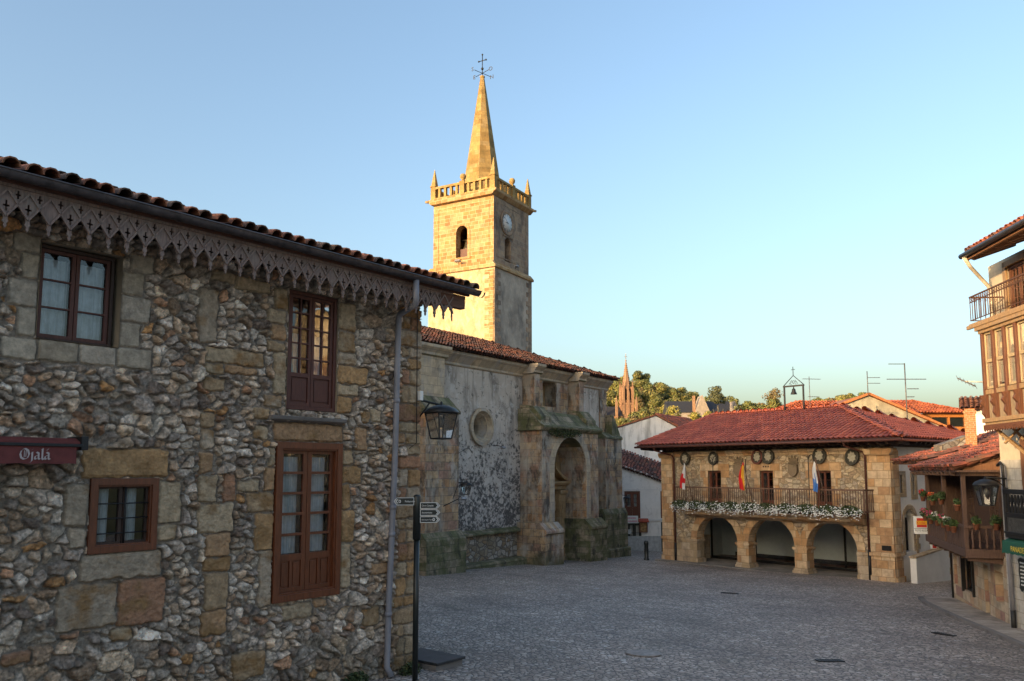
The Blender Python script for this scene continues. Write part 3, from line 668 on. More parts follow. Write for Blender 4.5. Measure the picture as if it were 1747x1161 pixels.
for lb, lx, ly in (('low green weed growing at the foot of the rubble wall left of the pipe', 8.55, -.14), ('low green weed growing at the foot of the house corner', 9.72, -.16)):
    p = LH.matrix_basis @ Vector((0, 0, 0)); c_, s_ = math.cos(R(51.341)), math.sin(R(51.341)); wx, wy = -7.907 + c_ * lx - s_ * ly, 6.791 + s_ * lx + c_ * ly
    o = leafball('weed_plant', None, (0, 0, .07), (.24, .12, .13), 420, int(lx * 10), G3, .028); o.location = (wx, wy, gz(wx, wy)); o.rotation_euler = (0, 0, R(51)); tag(o, lb, 'weed')

# awning with blackletter name
AW = thing('shop_awning', 'dull red rolled shop awning lettered in old script on the rubble wall', 'awning', (-7.907, 6.791, 0), 51.341)
cas = MB(); cas.slab([(-.04, 5.10), (-.04, 4.99), (-.36, 4.95), (-.42, 4.99), (-.42, 5.04), (-.3, 5.09)], [], 1.4, 4.02, 'x'); cas.build('cassette', M['awnred'], AW, .01)
bar = MB(); bar.box(1.4, 4.04, -.45, -.405, 4.985, 5.02); bar.box(4.02, 4.10, -.44, -.03, 4.95, 5.11); bar.build('front_bar', M['iron'], AW, .006)
cl = MB(); V = []; nn = 60
for i in range(nn + 1):
    xx = 1.4 + (3.97 - 1.4) * i / nn; V += [(xx, -.435 + .006 * math.sin(xx * 9), 4.79 + .004 * math.sin(xx * 23)), (xx, -.43, 4.99)]
cl.add(V, [(2*i, 2*i+2, 2*i+3, 2*i+1) for i in range(nn)], True); cl.build('valance', M['awnred'], AW)
GLY = {'O': (.92, [[(.12,.78),(.03,.5),(.12,.16),(.36,.02),(.64,.12),(.76,.45),(.66,.8),(.4,.97),(.22,.9)], [(.36,.2),(.36,.8)], [(.5,.22),(.5,.78)]]),
       'j': (.36, [[(.05,.58),(.17,.66),(.17,-.12),(.02,-.28)], [(.13,.84),(.2,.9)]]),
       'a': (.58, [[(.04,.54),(.2,.66),(.38,.56),(.38,.1),(.5,.02)], [(.38,.42),(.12,.32),(.06,.12),(.18,.02),(.38,.16)]]),
       'l': (.34, [[(.06,.9),(.16,1.0),(.16,.1),(.28,.0)]]),
       'á': (.58, [[(.04,.54),(.2,.66),(.38,.56),(.38,.1),(.5,.02)], [(.38,.42),(.12,.32),(.06,.12),(.18,.02),(.38,.16)], [(.2,.82),(.36,1.0)]])}
lt = MB(); xx = 3.36; s_ = .125
for chv in 'Ojalá':
    wd, strokes = GLY[chv]
    for k, stq in enumerate(strokes):
        nx_, nz_ = .075 * s_, .055 * s_
        if chv == 'O' and k > 0: nx_, nz_ = .03 * s_, .02 * s_
        for (a, b) in zip(stq[:-1], stq[1:]):
            A = (xx + a[0] * s_, 4.835 + a[1] * s_); B = (xx + b[0] * s_, 4.835 + b[1] * s_)
            pts = [(q[0] + sg * nx_, q[1] + sg * nz_) for q in (A, B) for sg in (-1, 1)]
            lt.add([(pts[0][0], -.447, pts[0][1]), (pts[1][0], -.447, pts[1][1]), (pts[3][0], -.447, pts[3][1]), (pts[2][0], -.447, pts[2][1])], [(0, 1, 2, 3)])
    xx += wd * s_ * .92
lt.build('lettering', M['awnlet'], AW)

# ------------------------------------------------------------------ lanterns
def lantern(root, c, h, wt, wb, n=4, ph=math.pi/4, arm=None, post=None):
    """c = centre of the lantern's foot; parts under root"""
    k = 2 ** .5 if n == 4 else 1
    cap = MB(); zt = c[2] + h * .68
    cap.lathe([(wt * .56 * k, 0), (wt * .57 * k, .02 * h), (wt * .44 * k, h * .13), (wt * .24 * k, h * .2), (wt * .07, h * .23), (wt * .05, h * .30), (.012, h * .32)], (c[0], c[1], zt), 8 if n == 4 else n * 2, True, ph)
    cap.build('cap', M['iron'], root)
    cg = MB(); P = [[(c[0] + r * k * math.cos(ph + 2*math.pi*i/n), c[1] + r * k * math.sin(ph + 2*math.pi*i/n), z) for i in range(n)] for r, z in ((wb / 2, c[2]), (wt / 2, zt))]
    for i in range(n):
        cg.tube([P[0][i], P[1][i]], .03 * wt, 5); cg.tube([P[0][i], P[0][(i+1) % n]], .035 * wt, 5); cg.tube([P[1][i], P[1][(i+1) % n]], .035 * wt, 5)
        a = Vector(P[0][i]); b = Vector(P[0][(i+1) % n]); a1 = Vector(P[1][i]); b1 = Vector(P[1][(i+1) % n])
        if n == 4 and wt > .5: pass
    cg.add([tuple(q) for q in P[0]], [tuple(range(n))]); cg.build('cage', M['iron'], root)
    gl = MB()
    for i in range(n): gl.quad(P[0][i], P[0][(i+1) % n], P[1][(i+1) % n], P[1][i])
    gl.build('glass', M['lampglass'], root)
    bl = MB(); bl.lathe([(.05 * wt, 0), (.10 * wt, h * .1), (.11 * wt, h * .2), (.04 * wt, h * .3)], (c[0], c[1], c[2] + h * .3), 10); bl.build('bulb', M['bulb'], root)
    if arm:
        a_ = MB()
        for pl, r in arm: a_.tube(pl, r, 7)
        a_.build('bracket', M['iron'], root)
L1 = thing('wall_lantern', 'large black iron wall lantern hung from the rubble house corner', 'lantern', (-7.907, 6.791, 0), 51.341)
lantern(L1, (10.2, -.36, 5.28), .66, .41, .26, 4, R(35), arm=[([(9.95, .02, 5.97), (10.02, -.06, 5.96), (10.2, -.36, 5.87)], .02), ([(9.98, -.03, 5.66), (10.09, -.18, 5.92)], .016), ([(10.2, -.36, 5.87), (10.2, -.36, 5.78)], .035)])

# ------------------------------------------------------------------ finger post
SP = thing('signpost', 'black finger post with four direction panels at the house corner', 'signpost', (-1.58, 13.8, gz(-1.58, 13.8)), 0)
MB().lathe([(.047, 0), (.047, 2.28)], n=14).build('pole', M['signblk'], SP)
MB().lathe([(.066, 2.26), (.066, 2.96), (.055, 2.985), (.02, 3.0)], n=14).build('head', M['signblk'], SP)
def finger(z, right, txt, hh=.10, ln=.36, sub=''):
    s = 1 if right else -1
    T = Matrix.Rotation(R(8 if right else 6), 4, 'Z')
    o = [(s * .05, z - hh / 2), (s * (ln - .03), z - hh / 2), (s * (ln + .02), z), (s * (ln - .03), z + hh / 2), (s * .05, z + hh / 2)]
    i_ = [(s * .058, z - hh / 2 + .008), (s * (ln - .035), z - hh / 2 + .008), (s * (ln + .008), z), (s * (ln - .035), z + hh / 2 - .008), (s * .058, z + hh / 2 - .008)]
    p = MB(T).slab(o, [], -.070, -.052).build('direction_panel', M['signblk'], SP)
    MB(T).slab(o, [i_], -.074, -.0705).build('border', M['white'], p)
    ch = MB(T)
    for dz in (-1, 1): ch.add([(s * (ln - .055), -.073, z + dz * .034), (s * (ln - .04), -.073, z + dz * .034), (s * (ln - .005), -.073, z), (s * (ln - .02), -.073, z)], [(0, 1, 2, 3)])
    ch.build('arrow', M['white'], p)
    rm = T.to_3x3() @ RX90
    t = textob(txt, 'lettering', M['white'], p, .042 if len(txt) < 16 else .034, T @ Vector((.075 if right else -.20, -.0735, z - .014)), rm, .001, 'LEFT', .72)
    if not right or sub:
        q = MB(T); cx_ = (-.285 if not right else ln - .085); q.slab([(cx_ + .02 * math.cos(a), z + .026 * math.sin(a)) for a in np.linspace(0, 6.28, 13)[:-1]], [[(cx_ + .012 * math.cos(a), z + .016 * math.sin(a)) for a in np.linspace(0, 6.28, 9)[:-1]]], -.0745, -.0725); q.build('symbol', M['white'], p)
finger(2.89, False, 'Polideportivo', .125)
finger(2.82, True, 'Corro Campios'); finger(2.705, True, 'Ayuntamiento'); finger(2.59, True, 'Información Turística', sub='i')
# slate-topped step at the corner
ST = thing('stone_step', 'low stone step with dark slate top at the house corner', 'step', (-1.32, 15.05, gz(-1.3, 15.05)), 51)
MB().box(-.35, .33, -.3, .75, -.15, .10).build('base', M['kerb'], ST, .015)
MB().box(-.37, .36, -.34, .78, .104, .15).build('slab', M['slate'], ST, .008)
# ------------------------------------------------------------------ the church
M['ch_ashlar'] = m_ashlar('church_ashlar', [(0.432,0.285,0.168),(0.496,0.330,0.182),(0.368,0.240,0.154),(0.528,0.360,0.210),(0.432,0.240,0.119),(0.352,0.255,0.182),(0.384,0.225,0.154)], (0.16,0.13,0.10), .62, .34, .012, .45, .6,
    stain=[dict(dark=(0.05,0.044,0.038), amt=.85, scale=1.1, lo=.5, hi=.6), dict(dark=(0.52,0.48,0.42), amt=.6, scale=1.5, lo=.54, hi=.62), dict(dark=(0.07,0.06,0.05), amt=.8, scale=3.5, lo=.56, hi=.66, sy=.8), dict(dark=(0.09,0.075,0.06), amt=.6, scale=1.2, lo=.54, hi=.66, sx=2.6, sy=.14), dict(dark=(0.46,0.42,0.35), amt=.55, scale=.8, lo=.5, hi=.6, sy=.6)], moss=(0.2, 1.0))
M['ch_pale'] = m_ashlar('church_pale_ashlar', [(0.504,0.399,0.275),(0.448,0.359,0.250),(0.532,0.412,0.275),(0.420,0.333,0.237)], (0.2,0.17,0.14), .6, .36, .008, .35, .4,
    stain=[dict(dark=(0.05,0.045,0.04), amt=.7, scale=1.4, lo=.55, hi=.66), dict(dark=(0.33,0.31,0.29), amt=.6, scale=1.1, lo=.5, hi=.6)], moss=(0.2, .9))
M['ch_moss'] = m_ashlar('mossy_stone', [(0.26,0.22,0.15),(0.32,0.26,0.18),(0.2,0.19,0.11)], (0.08,0.08,0.05), .55, .3, .012, .4, .7,
    stain=[dict(dark=(0.085,0.09,0.035), amt=.85, scale=1.6, lo=.42, hi=.56, sy=1), dict(dark=(0.03,0.03,0.022), amt=.8, scale=2.3, lo=.52, hi=.62)])
M['ch_plaster'] = m_plaster('church_render', (0.40,0.35,0.3), .28, [dict(dark=(0.04,0.038,0.036), amt=.8, scale=.5, lo=.47, hi=.62, sy=.35), dict(dark=(0.40,0.37,0.34), amt=.75, scale=1.6, lo=.5, hi=.57, sy=.8)], None, .5)
def m_speck():
    m, nt, b = newmat('church_render_flaking')
    u = uvvec(nt); sep = nd(nt, 'SeparateXYZ'); lk(nt, u, sep.inputs[0])
    n0 = noise(nt, u, .8, 7, .7)
    c = ramp(nt, n0, [(.3, (0.44,0.37,0.31)), (.7, (0.58,0.50,0.42))])
    c = stains(nt, c, u, (0.10,0.085,0.075), .75, .9, .5, .64, sy=.35); c = stains(nt, c, u, (0.62,0.57,0.52), .6, 2.2, .54, .6, sy=.8)
    c = stains(nt, c, u, (0.12,0.10,0.085), .6, 1.1, .54, .66, sx=2.6, sy=.12)
    lo = nd(nt, 'MapRange'); lk(nt, mth(nt, 'MULTIPLY_ADD', n0, 2.5, sep.outputs[1]), lo.inputs[0]); lo.inputs[1].default_value = 9.4; lo.inputs[2].default_value = 4.0; lo.inputs[3].default_value = 0; lo.inputs[4].default_value = 1
    n = noise(nt, u, 5.5, 9, .74, .4); n2 = noise(nt, u, 1.3, 4, .6)
    pt = ramp(nt, mth(nt, 'MULTIPLY_ADD', lo.outputs[0], .11, mth(nt, 'MULTIPLY_ADD', n2, .35, mth(nt, 'MULTIPLY', n, .8))), [(.64, 0), (.70, .85)])
    pale = ramp(nt, noise(nt, u, 3.0, 6, .7), [(.42, (0.45,0.41,0.38)), (.62, (0.68,0.63,0.59))])
    c = mixc(nt, mth(nt, 'MULTIPLY', lo.outputs[0], .6), c, pale)
    c = mixc(nt, mth(nt, 'MULTIPLY', pt, 1.0), c, (0.035,0.033,0.035))
    c = mosslow(nt, c, u, 1.3, 2.3, (0.08,0.075,0.04), .7)
    lk(nt, c, b.inputs['Base Color']); b.inputs['Roughness'].default_value = .95
    h = mth(nt, 'MULTIPLY_ADD', pt, -.7, noise(nt, u, 14, 6, .7)); bump(nt, b, h, .6, .03); return m
M['ch_speck'] = m_speck()
M['ch_rubble'] = m_rubble('church_rubble', [(0.30,0.25,0.18),(0.34,0.30,0.25),(0.24,0.19,0.13),(0.40,0.36,0.31),(0.28,0.20,0.12)], (0.13,0.11,0.09), .22, 1.4)
M['ochre'] = m_ashlar('portal_stone', [(0.38,0.25,0.12),(0.40,0.27,0.14),(0.34,0.22,0.11),(0.37,0.27,0.16)], (0.22,0.15,0.08), .5, .4, .006, .3, .3, stain=[dict(dark=(0.10,0.06,0.03), amt=.5, scale=1.2)])
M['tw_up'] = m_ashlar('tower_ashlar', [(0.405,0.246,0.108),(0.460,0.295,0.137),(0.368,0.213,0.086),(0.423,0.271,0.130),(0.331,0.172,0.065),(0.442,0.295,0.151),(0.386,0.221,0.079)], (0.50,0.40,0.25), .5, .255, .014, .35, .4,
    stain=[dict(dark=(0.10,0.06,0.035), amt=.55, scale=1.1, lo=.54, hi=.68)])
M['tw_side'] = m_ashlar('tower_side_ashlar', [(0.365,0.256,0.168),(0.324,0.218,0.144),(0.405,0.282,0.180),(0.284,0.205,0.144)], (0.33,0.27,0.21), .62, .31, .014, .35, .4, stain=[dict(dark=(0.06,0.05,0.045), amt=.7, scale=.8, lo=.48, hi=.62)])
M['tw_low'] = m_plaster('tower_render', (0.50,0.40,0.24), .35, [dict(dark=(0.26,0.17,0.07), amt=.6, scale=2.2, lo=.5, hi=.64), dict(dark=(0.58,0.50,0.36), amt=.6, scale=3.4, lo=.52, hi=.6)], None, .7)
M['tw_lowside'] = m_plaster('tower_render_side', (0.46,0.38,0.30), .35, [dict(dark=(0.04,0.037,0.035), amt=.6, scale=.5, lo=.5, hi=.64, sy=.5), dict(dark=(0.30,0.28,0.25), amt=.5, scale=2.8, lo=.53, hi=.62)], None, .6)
M['spire'] = m_ashlar('spire_stone', [(0.36,0.23,0.08),(0.42,0.275,0.10),(0.30,0.185,0.06),(0.39,0.27,0.12)], (0.26,0.165,0.06), .6, .33, .010, .35, .3, stain=[dict(dark=(0.15,0.10,0.03), amt=.6, scale=1.0), dict(dark=(0.09,0.08,0.03), amt=.5, scale=2.4, lo=.55, hi=.68)])

CH = thing('church', 'old stained stone church with tall clock tower and spire, deep arched porch facing the square', 'church', (-3.03, 33.2, 0), 55.022)
W_ = 1.0
oc = [(4.22 + .74 * math.cos(t), 6.72 + .74 * math.sin(t)) for t in np.linspace(0, 2 * math.pi, 29)[:-1]]
m = MB(); m.slab(rect(-9, 7.6, 1.9, 9.7), [oc], W_, 1.7); m.slab(rect(12.3, 15.3, 2.3, 9.7), [], W_, 1.7); m.build('wall', M['ch_speck'], CH)
m = MB(); m.slab(rect(7.6, 12.3, 6.0, 9.7), [arch(9.4, 10.68, 8.0, 9.1, 12, .38)], W_ - .02, 1.7); m.slab(rect(15.3, 16.1, -.3, 9.7), [], W_ - .06, 2.2); m.box(16.1, 16.12, 1.7, 11.6, -.3, 9.7); m.build('wall', M['ch_ashlar'], CH)
m = MB(); m.box(-9, 16.09, 1.72, 11.6, -.3, 9.65); m.build('nave', M['ch_plaster'], CH)
m = MB(); m.slab(arch(9.36, 10.72, 7.97, 9.1, 12, .4), [], 1.66, 1.69); m.build('niche', M['ochre'], CH)
# oculus
m = MB(); n = 28
for (r0, y0, r1, y1) in ((.86, .97, .86, .86), (.86, .86, .72, .84), (.72, .84, .62, 1.02), (.62, 1.02, .58, 1.05), (.58, 1.05, .42, 1.42), (.42, 1.42, .40, 1.66)):
    a = [(4.22 + r0 * math.cos(2*math.pi*i/n), y0, 6.72 + r0 * math.sin(2*math.pi*i/n)) for i in range(n)]; b = [(4.22 + r1 * math.cos(2*math.pi*i/n), y1, 6.72 + r1 * math.sin(2*math.pi*i/n)) for i in range(n)]
    m.add(a + b, [(i, (i+1) % n, n + (i+1) % n, n + i) for i in range(n)])
ocl = m.build('oculus', M['ch_pale'], CH, recalc=True)
m = MB(); m.lathe([(.41, 0), (.41, .01)], n=24); o = m.build('pane', M['black'], ocl); o.rotation_euler = (R(90), 0, 0); o.location = (4.22, 1.67, 6.72)
# foot of the nave wall
m = MB(); m.box(-9, 7.5, .98, 1.75, -.3, 1.9); m.build('rubble_base', M['ch_rubble'], CH)
m = MB(); m.slab([(1.1, 1.86), (.78, 1.86), (.74, 1.93), (.78, 2.0), (1.1, 2.16)], [], 1.2, 7.5, 'x'); m.build('ledge', M['ch_moss'], CH, .02)
m = MB(); m.slab([(1.0, -.2), (.45, -.2), (.42, .62), (.48, .70), (1.0, .74)], [], 1.4, 7.3, 'x'); m.build('bench', M['ch_moss'], CH, .03)
# buttresses and pilasters
def battered(name, x0, x1, y, zs, plinth, par=CH, mat='ch_ashlar', top=None):
    m = MB(); m.box(x0, x1, y, 1.1, zs[0], zs[1]); b = m.build(name, M[mat], par, .02)
    if top is not None:
        m = MB(); m.slab([(y - .06, zs[1] - .08), (y - .06, zs[1] + .04), (top[0], top[1]), (1.05, top[1]), (1.05, zs[1] - .08)], [], x0 - .05, x1 + .05, 'x'); m.build('weathering', M['ch_moss'], b, .03)
    if plinth:
        px0, px1, py, pz = plinth
        m = MB(); m.slab([(py, -.4), (py, pz), (y - .02, pz + .3), (1.0, pz + .3), (1.0, -.4)], [], px0, px1, 'x'); m.slab([(py - .12, -.4), (py - .12, .42), (py - .003, .5), (py - .003, -.4)], [], px0 - .1, px1 + .1, 'x'); m.build('plinth', M['ch_moss'], b, .025)
    return b
battered('buttress', -.8, 1.3, -.1, (1.9, 7.15), (-1.0, 1.5, -.37, 2.0), top=(.5, 7.8))
battered('buttress', 15.0, 16.95, .45, (2.3, 6.6), (14.55, 17.25, .28, 2.35), top=(.75, 6.9))
m = MB(); m.slab([(15.9, 6.5), (17.0, 6.5), (17.0, 6.65), (16.1, 7.9), (15.9, 7.9)], [], .5, 1.6); m.build('weathering', M['ch_moss'], CH, .03)
for (x0, x1, y, z0, mt) in ((-.75, 1.05, .5, 7.6, 'ch_pale'), (7.6, 8.12, .3, 7.7, 'ch_ashlar'), (11.9, 12.4, .3, 7.7, 'ch_ashlar')):
    m = MB(); m.box(x0, x1, y, 1.05, z0, 9.62); p = m.build('pilaster', M[mt], CH, .02)
    m = MB(); m.slab([(y - .02, 9.45), (y - .10, 9.5), (y - .10, 9.6), (y - .3, 9.8), (y - .3, 9.92), (1.0, 9.92), (1.0, 9.45)], [], x0 - .14, x1 + .14, 'x'); m.build('capital', M['ch_pale'], p, .015)
m = MB(); m.slab([(W_ - .02, 9.3), (W_ - .08, 9.34), (W_ - .08, 9.44), (W_ - .25, 9.62), (W_ - .42, 9.78), (W_ - .42, 9.9), (W_ + .3, 9.9), (W_ + .3, 9.3)], [], -9, 16.3, 'x'); m.build('cornice', M['ch_pale'], CH, .012)
# porch with the deep arch
m = MB(); m.slab(rect(7.4, 12.9, -.3, 6.72), [arch(8.5, 11.6, -.28, 4.85, 24)], -.25, 1.3); pr = m.build('porch', M['ch_ashlar'], CH, .015)
m = MB(); m.slab(archring(8.5, 11.6, 4.85, .42, 28), [], -.275, -.2)
for xa, xb in ((8.08, 8.5), (11.6, 12.02)): m.box(xa, xb, -.275, -.2, 2.3, 4.85)
m.build('arch_ring', M['ch_pale'], pr, .01)
m = MB(); m.slab([(1.02, 6.66), (-.34, 6.66), (-.5, 6.8), (-.5, 6.9), (-.32, 6.98), (.32, 7.62), (1.02, 7.75)], [], 7.2, 13.0, 'x'); m.build('porch_roof', M['ch_moss'], pr, .03)
for xa, xb in ((7.35, 8.35), (11.75, 12.75)):
    m = MB(); m.slab([(1.0, 6.9), (-.22, 6.9), (-.22, 7.35), (.22, 7.85), (1.0, 7.95)], [], xa, xb, 'x'); m.build('pedestal', M['ch_moss'], pr, .04)
for xa, xb in ((7.1, 8.75), (11.35, 13.1)):
    m = MB(); m.slab([(1.1, -.4), (-.62, -.4), (-.62, 1.75), (-.7, 1.8), (-.7, 1.92), (-.3, 2.3), (1.1, 2.3)], [], xa, xb, 'x'); m.build('plinth', M['ch_moss' if xa > 9 else 'ch_ashlar'], pr, .03)
leafball('ivy', pr, (9.3, -.42, 6.6), (1.6, .12, .26), 900, 9, [(.03,.05,.015),(.05,.07,.02),(.07,.07,.03)], .05)
# portal at the back of the porch
m = MB(); m.slab(rect(8.3, 11.8, -.3, 6.6), [arch(9.25, 10.85, -.25, 2.7, 20)], 1.32, 1.6); po = m.build('portal', M['ochre'], CH)
m = MB(); m.slab(arch(9.2, 10.9, -.25, 2.7, 20), [], 1.55, 1.65); m.build('door', M['darkwood'], po)
m = MB(); m.slab(archring(9.25, 10.85, 2.7, .22, 20), [], 1.22, 1.35); m.slab(archring(9.45, 10.65, 2.7, .05, 20), [], 1.40, 1.5); m.build('archivolt', M['ochre'], po, .01)
for xa in (8.55, 10.98):
    m = MB(); m.box(xa, xa + .6, .98, 1.4, .0, 3.55); m.box(xa + .1, xa + .5, .93, 1.1, .9, 3.45); m.box(xa - .06, xa + .66, .9, 1.4, -.2, .8); m.box(xa - .05, xa + .65, .88, 1.4, 3.55, 3.75); m.build('column', M['ochre'], po, .015)
m = MB(); m.slab([(1.4, 3.78), (.98, 3.78), (.94, 3.95), (.8, 4.02), (.72, 4.12), (.72, 4.2), (1.4, 4.22)], [], 8.51, 11.59, 'x'); m.build('entablature', M['ochre'], po, .01)
for s in (-1, 1):
    c = 10.05; pts = [(c + s * (1.5 - t * 1.1), 4.24 + .62 * t ** 1.5) for t in np.linspace(0, 1, 8)]
    m = MB(); m.slab(pts + [(q[0], q[1] + .16) for q in reversed(pts)], [], .85, 1.35); m.build('pediment', M['ochre'], po, .01)
m = MB(); m.lathe([(.16, 0), (.2, .15), (.17, .45), (.2, .7), (.12, .85), (.11, .95), (.12, 1.08), (.05, 1.2)], (10.05, 1.15, 4.5), 12); m.build('statue', M['ochre'], po)
# roof
U = (0, math.cos(R(20)), math.sin(R(20)))
tiles('roof', (-9.5, .42, 9.96), (16.7, .42, 9.96), U, 6.1, M['tile'], CH, TILE_OLD * np.array((.8, .75, .78)), .21, .36, kr=.94, rad=.09, seed=21, jit=.016, channel=True)
tiles('roof', (16.7, .42, 9.96), (16.7, 12.2, 9.96), (-math.cos(R(20)), 0, math.sin(R(20))), 6.1, M['tile'], CH, TILE_OLD, .21, .36, kl=.94, kr=.94, rad=.09, seed=22)
tiles('roof', (16.7, 12.2, 9.96), (-9.5, 12.2, 9.96), (0, -math.cos(R(20)), math.sin(R(20))), 6.1, M['tile'], CH, TILE_OLD, .3, .5, kl=.94, rad=.13, seed=23)
ridge_caps('ridge', (-9.5, 6.15, 12.06), (10.97, 6.15, 12.06), M['tile'], CH); ridge_caps('ridge', (16.7, .42, 9.98), (10.97, 6.15, 12.06), M['tile'], CH)
# tower, in its own axes
TT = Matrix.Translation((-5.338, 54.42, 0)) @ Matrix.Rotation(R(-29.922), 4, 'Z')
TM = CH.matrix_basis.inverted() @ TT
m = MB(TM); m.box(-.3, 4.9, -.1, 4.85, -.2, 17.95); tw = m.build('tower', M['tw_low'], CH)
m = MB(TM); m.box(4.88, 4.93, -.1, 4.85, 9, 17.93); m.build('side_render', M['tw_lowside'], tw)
def quoin(mb, ax, x, y, z0, z1, sx, sy, seed, pr_=.03):
    rq = random.Random(seed); z = z0; k = 0
    while z < z1 - .2:
        h = rq.uniform(.26, .36); w1, w2 = (.95, .55) if k % 2 else (.55, .95)
        if ax == 'x': mb.box(min(x, x + sx * w1 * .8), max(x, x + sx * w1 * .8), y - pr_, y + .1, z, z + h - .01)
        else: mb.box(x - .1, x + pr_, min(y, y + sy * w2 * .8), max(y, y + sy * w2 * .8), z, z + h - .01)
        z += h; k += 1
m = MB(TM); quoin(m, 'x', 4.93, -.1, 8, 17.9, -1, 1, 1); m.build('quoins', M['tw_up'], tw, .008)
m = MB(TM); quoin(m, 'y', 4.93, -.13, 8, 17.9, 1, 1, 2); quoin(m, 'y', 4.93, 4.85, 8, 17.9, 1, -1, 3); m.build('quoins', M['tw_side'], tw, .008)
m = MB(TM); m.slab([(-.45, 17.85), (5.05, 17.85), (5.05, 18.0), (4.8, 18.3), (-.1, 18.3), (-.45, 18.0)], [], -.25, 5.0); m.build('string_course', M['tw_up'], tw, .015)
# belfry stage: four walls so the openings show the bell
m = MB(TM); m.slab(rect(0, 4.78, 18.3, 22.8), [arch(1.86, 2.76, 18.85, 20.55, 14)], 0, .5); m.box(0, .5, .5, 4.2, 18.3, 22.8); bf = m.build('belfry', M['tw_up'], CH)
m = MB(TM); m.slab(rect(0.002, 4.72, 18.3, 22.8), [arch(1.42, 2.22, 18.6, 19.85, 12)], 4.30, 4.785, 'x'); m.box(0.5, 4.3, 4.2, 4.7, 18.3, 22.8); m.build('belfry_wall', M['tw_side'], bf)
m = MB(TM); m.box(.5, 4.3, .5, 4.2, 18.25, 18.4); m.box(.45, 4.35, .45, 4.25, 22.5, 22.8); m.build('floor', M['darkwood'], bf)
m = MB(TM); m.slab(archring(1.86, 2.76, 20.55, .2, 14), [], -.03, .05)
for xa in (1.66, 2.76): m.box(xa, xa + .2, -.03, .05, 18.85, 20.55)
m.box(1.55, 3.05, -.06, .05, 18.7, 18.84); m.build('surround', M['tw_up'], bf, .008)
for a, b, c_, d_ in ((.35, .42, 18.6, 22.4), (4.36, 4.43, 18.6, 22.4)):
    m = MB(TM); m.box(a, b, -.03, .03, c_, d_); m.build('fillet', M['tw_up'], bf)
m = MB(TM); m.box(.42, 4.36, -.028, .03, 22.33, 22.4); m.build('fillet', M['tw_up'], bf)
m = MB(TM); m.slab(rect(.35, 4.36, 18.7, 22.4), [rect(.42, 4.29, 18.77, 22.33)], 4.78, 4.81, 'x'); m.slab(rect(1.2, 2.45, 20.28, 20.36), [], 4.78, 4.84, 'x'); m.build('side_panel', M['tw_side'], bf)
m = MB(TM); m.lathe([(.36, 0), (.33, .08), (.24, .3), (.2, .55), (.1, .66), (.02, .7)], (2.31, .75, 19.5), 14); m.tube([(1.8, .75, 20.2), (2.8, .75, 20.2)], .06); m.build('bell', m_plain('bronze_bell', (0.10,0.08,0.05), .45, .7), bf)
m = MB(TM); m.box(1.95, 2.7, .35, .45, 18.85, 19.5); m.build('parapet', M['oldred'], bf)
m = MB(TM); m.slab([(-.05, 22.7), (-.2, 22.85), (-.3, 22.95), (-.3, 23.08), (5.08, 23.08), (5.08, 22.95), (4.98, 22.85), (4.83, 22.7)], [], -.3, 5.0); m.build('cornice', M['tw_up'], CH, .015)
for gx, gy in ((-.42, -.42), (5.2, -.42), (5.2, 5.1)):
    m = MB(TM); a = Vector((2.4 + (gx - 2.4) * .88, 2.35 + (gy - 2.35) * .88, 22.98)); m.tube([a, (gx, gy, 22.95)], .12, 7, True, .08); m.build('gargoyle', M['tw_up'], CH)
# balustrade
bl = MB(TM); bl.slab(rect(-.15, 4.93, -.15, 4.85), [rect(.07, 4.71, .07, 4.63)], 23.08, 23.2, 'z'); bl.slab(rect(-.15, 4.93, -.15, 4.85), [rect(.1, 4.68, .1, 4.6)], 23.82, 23.98, 'z'); bal = bl.build('balustrade', M['spire'], CH, .01)
def copies(name, mb, mat, parent, mats, bevel=0):
    o = mb.build(name, mat, parent, bevel); o.matrix_basis = mats[0]; r = [o]
    for q in mats[1:]:
        c = o.copy(); COL.objects.link(c); c.parent = parent; c.matrix_basis = q; r.append(c)
    return r
TL = lambda x, y, z, rz=0: TM @ Matrix.Translation((x, y, z)) @ Matrix.Rotation(rz, 4, 'Z')
pos = []
for k in range(11):
    if k in (0, 10): continue
    t = .05 + k * .468
    if k != 5: pos += [TL(t, -.03, 23.2), TL(4.81, t, 23.2), TL(-.03, t, 23.2), TL(t, 4.73, 23.2)]
copies('baluster', MB().box(-.085, .085, -.09, .09, 0, .62), M['spire'], bal, pos)
copies('baluster_post', MB().box(-.19, .19, -.17, .17, 0, .95).lathe([(.08, .95), (.09, 1.02), (.2, 1.15), (.22, 1.28), (.15, 1.42), (.02, 1.47)], n=10), M['spire'], bal, [TL(2.39, -.03, 23.1), TL(4.81, 2.35, 23.1, R(90)), TL(-.03, 2.35, 23.1, R(90)), TL(2.39, 4.73, 23.1)], .01)
copies('pinnacle', MB().box(-.19, .19, -.19, .19, 0, 1.02).box(-.23, .23, -.23, .23, .95, 1.04).frustum(0, 0, 1.04, 2.2, .18, .18, .02, .02), M['spire'], CH, [TL(.03, .03, 23.06), TL(4.75, .03, 23.06), TL(4.75, 4.67, 23.06), TL(.03, 4.67, 23.06)], .012)
m = MB(TM); m.lathe([(1.62, 22.9), (1.62, 23.3), (1.45, 23.45), (.15, 32.3), (.18, 32.34), (.18, 32.44), (.05, 32.5)], (2.39, 2.35, 0), 8, False, R(22.5)); m.build('spire', M['spire'], CH)
wv = MB(TM); wv.tube([(2.39, 2.35, 32.35), (2.39, 2.35, 34.00)], .03, 7); wv.sph((2.39, 2.35, 33.00), .1)
for a, b in (((-.30, 0), (.30, 0)),): wv.tube([(2.39 - .3, 2.35, 33.60), (2.39 + .3, 2.35, 33.60)], .028, 6)
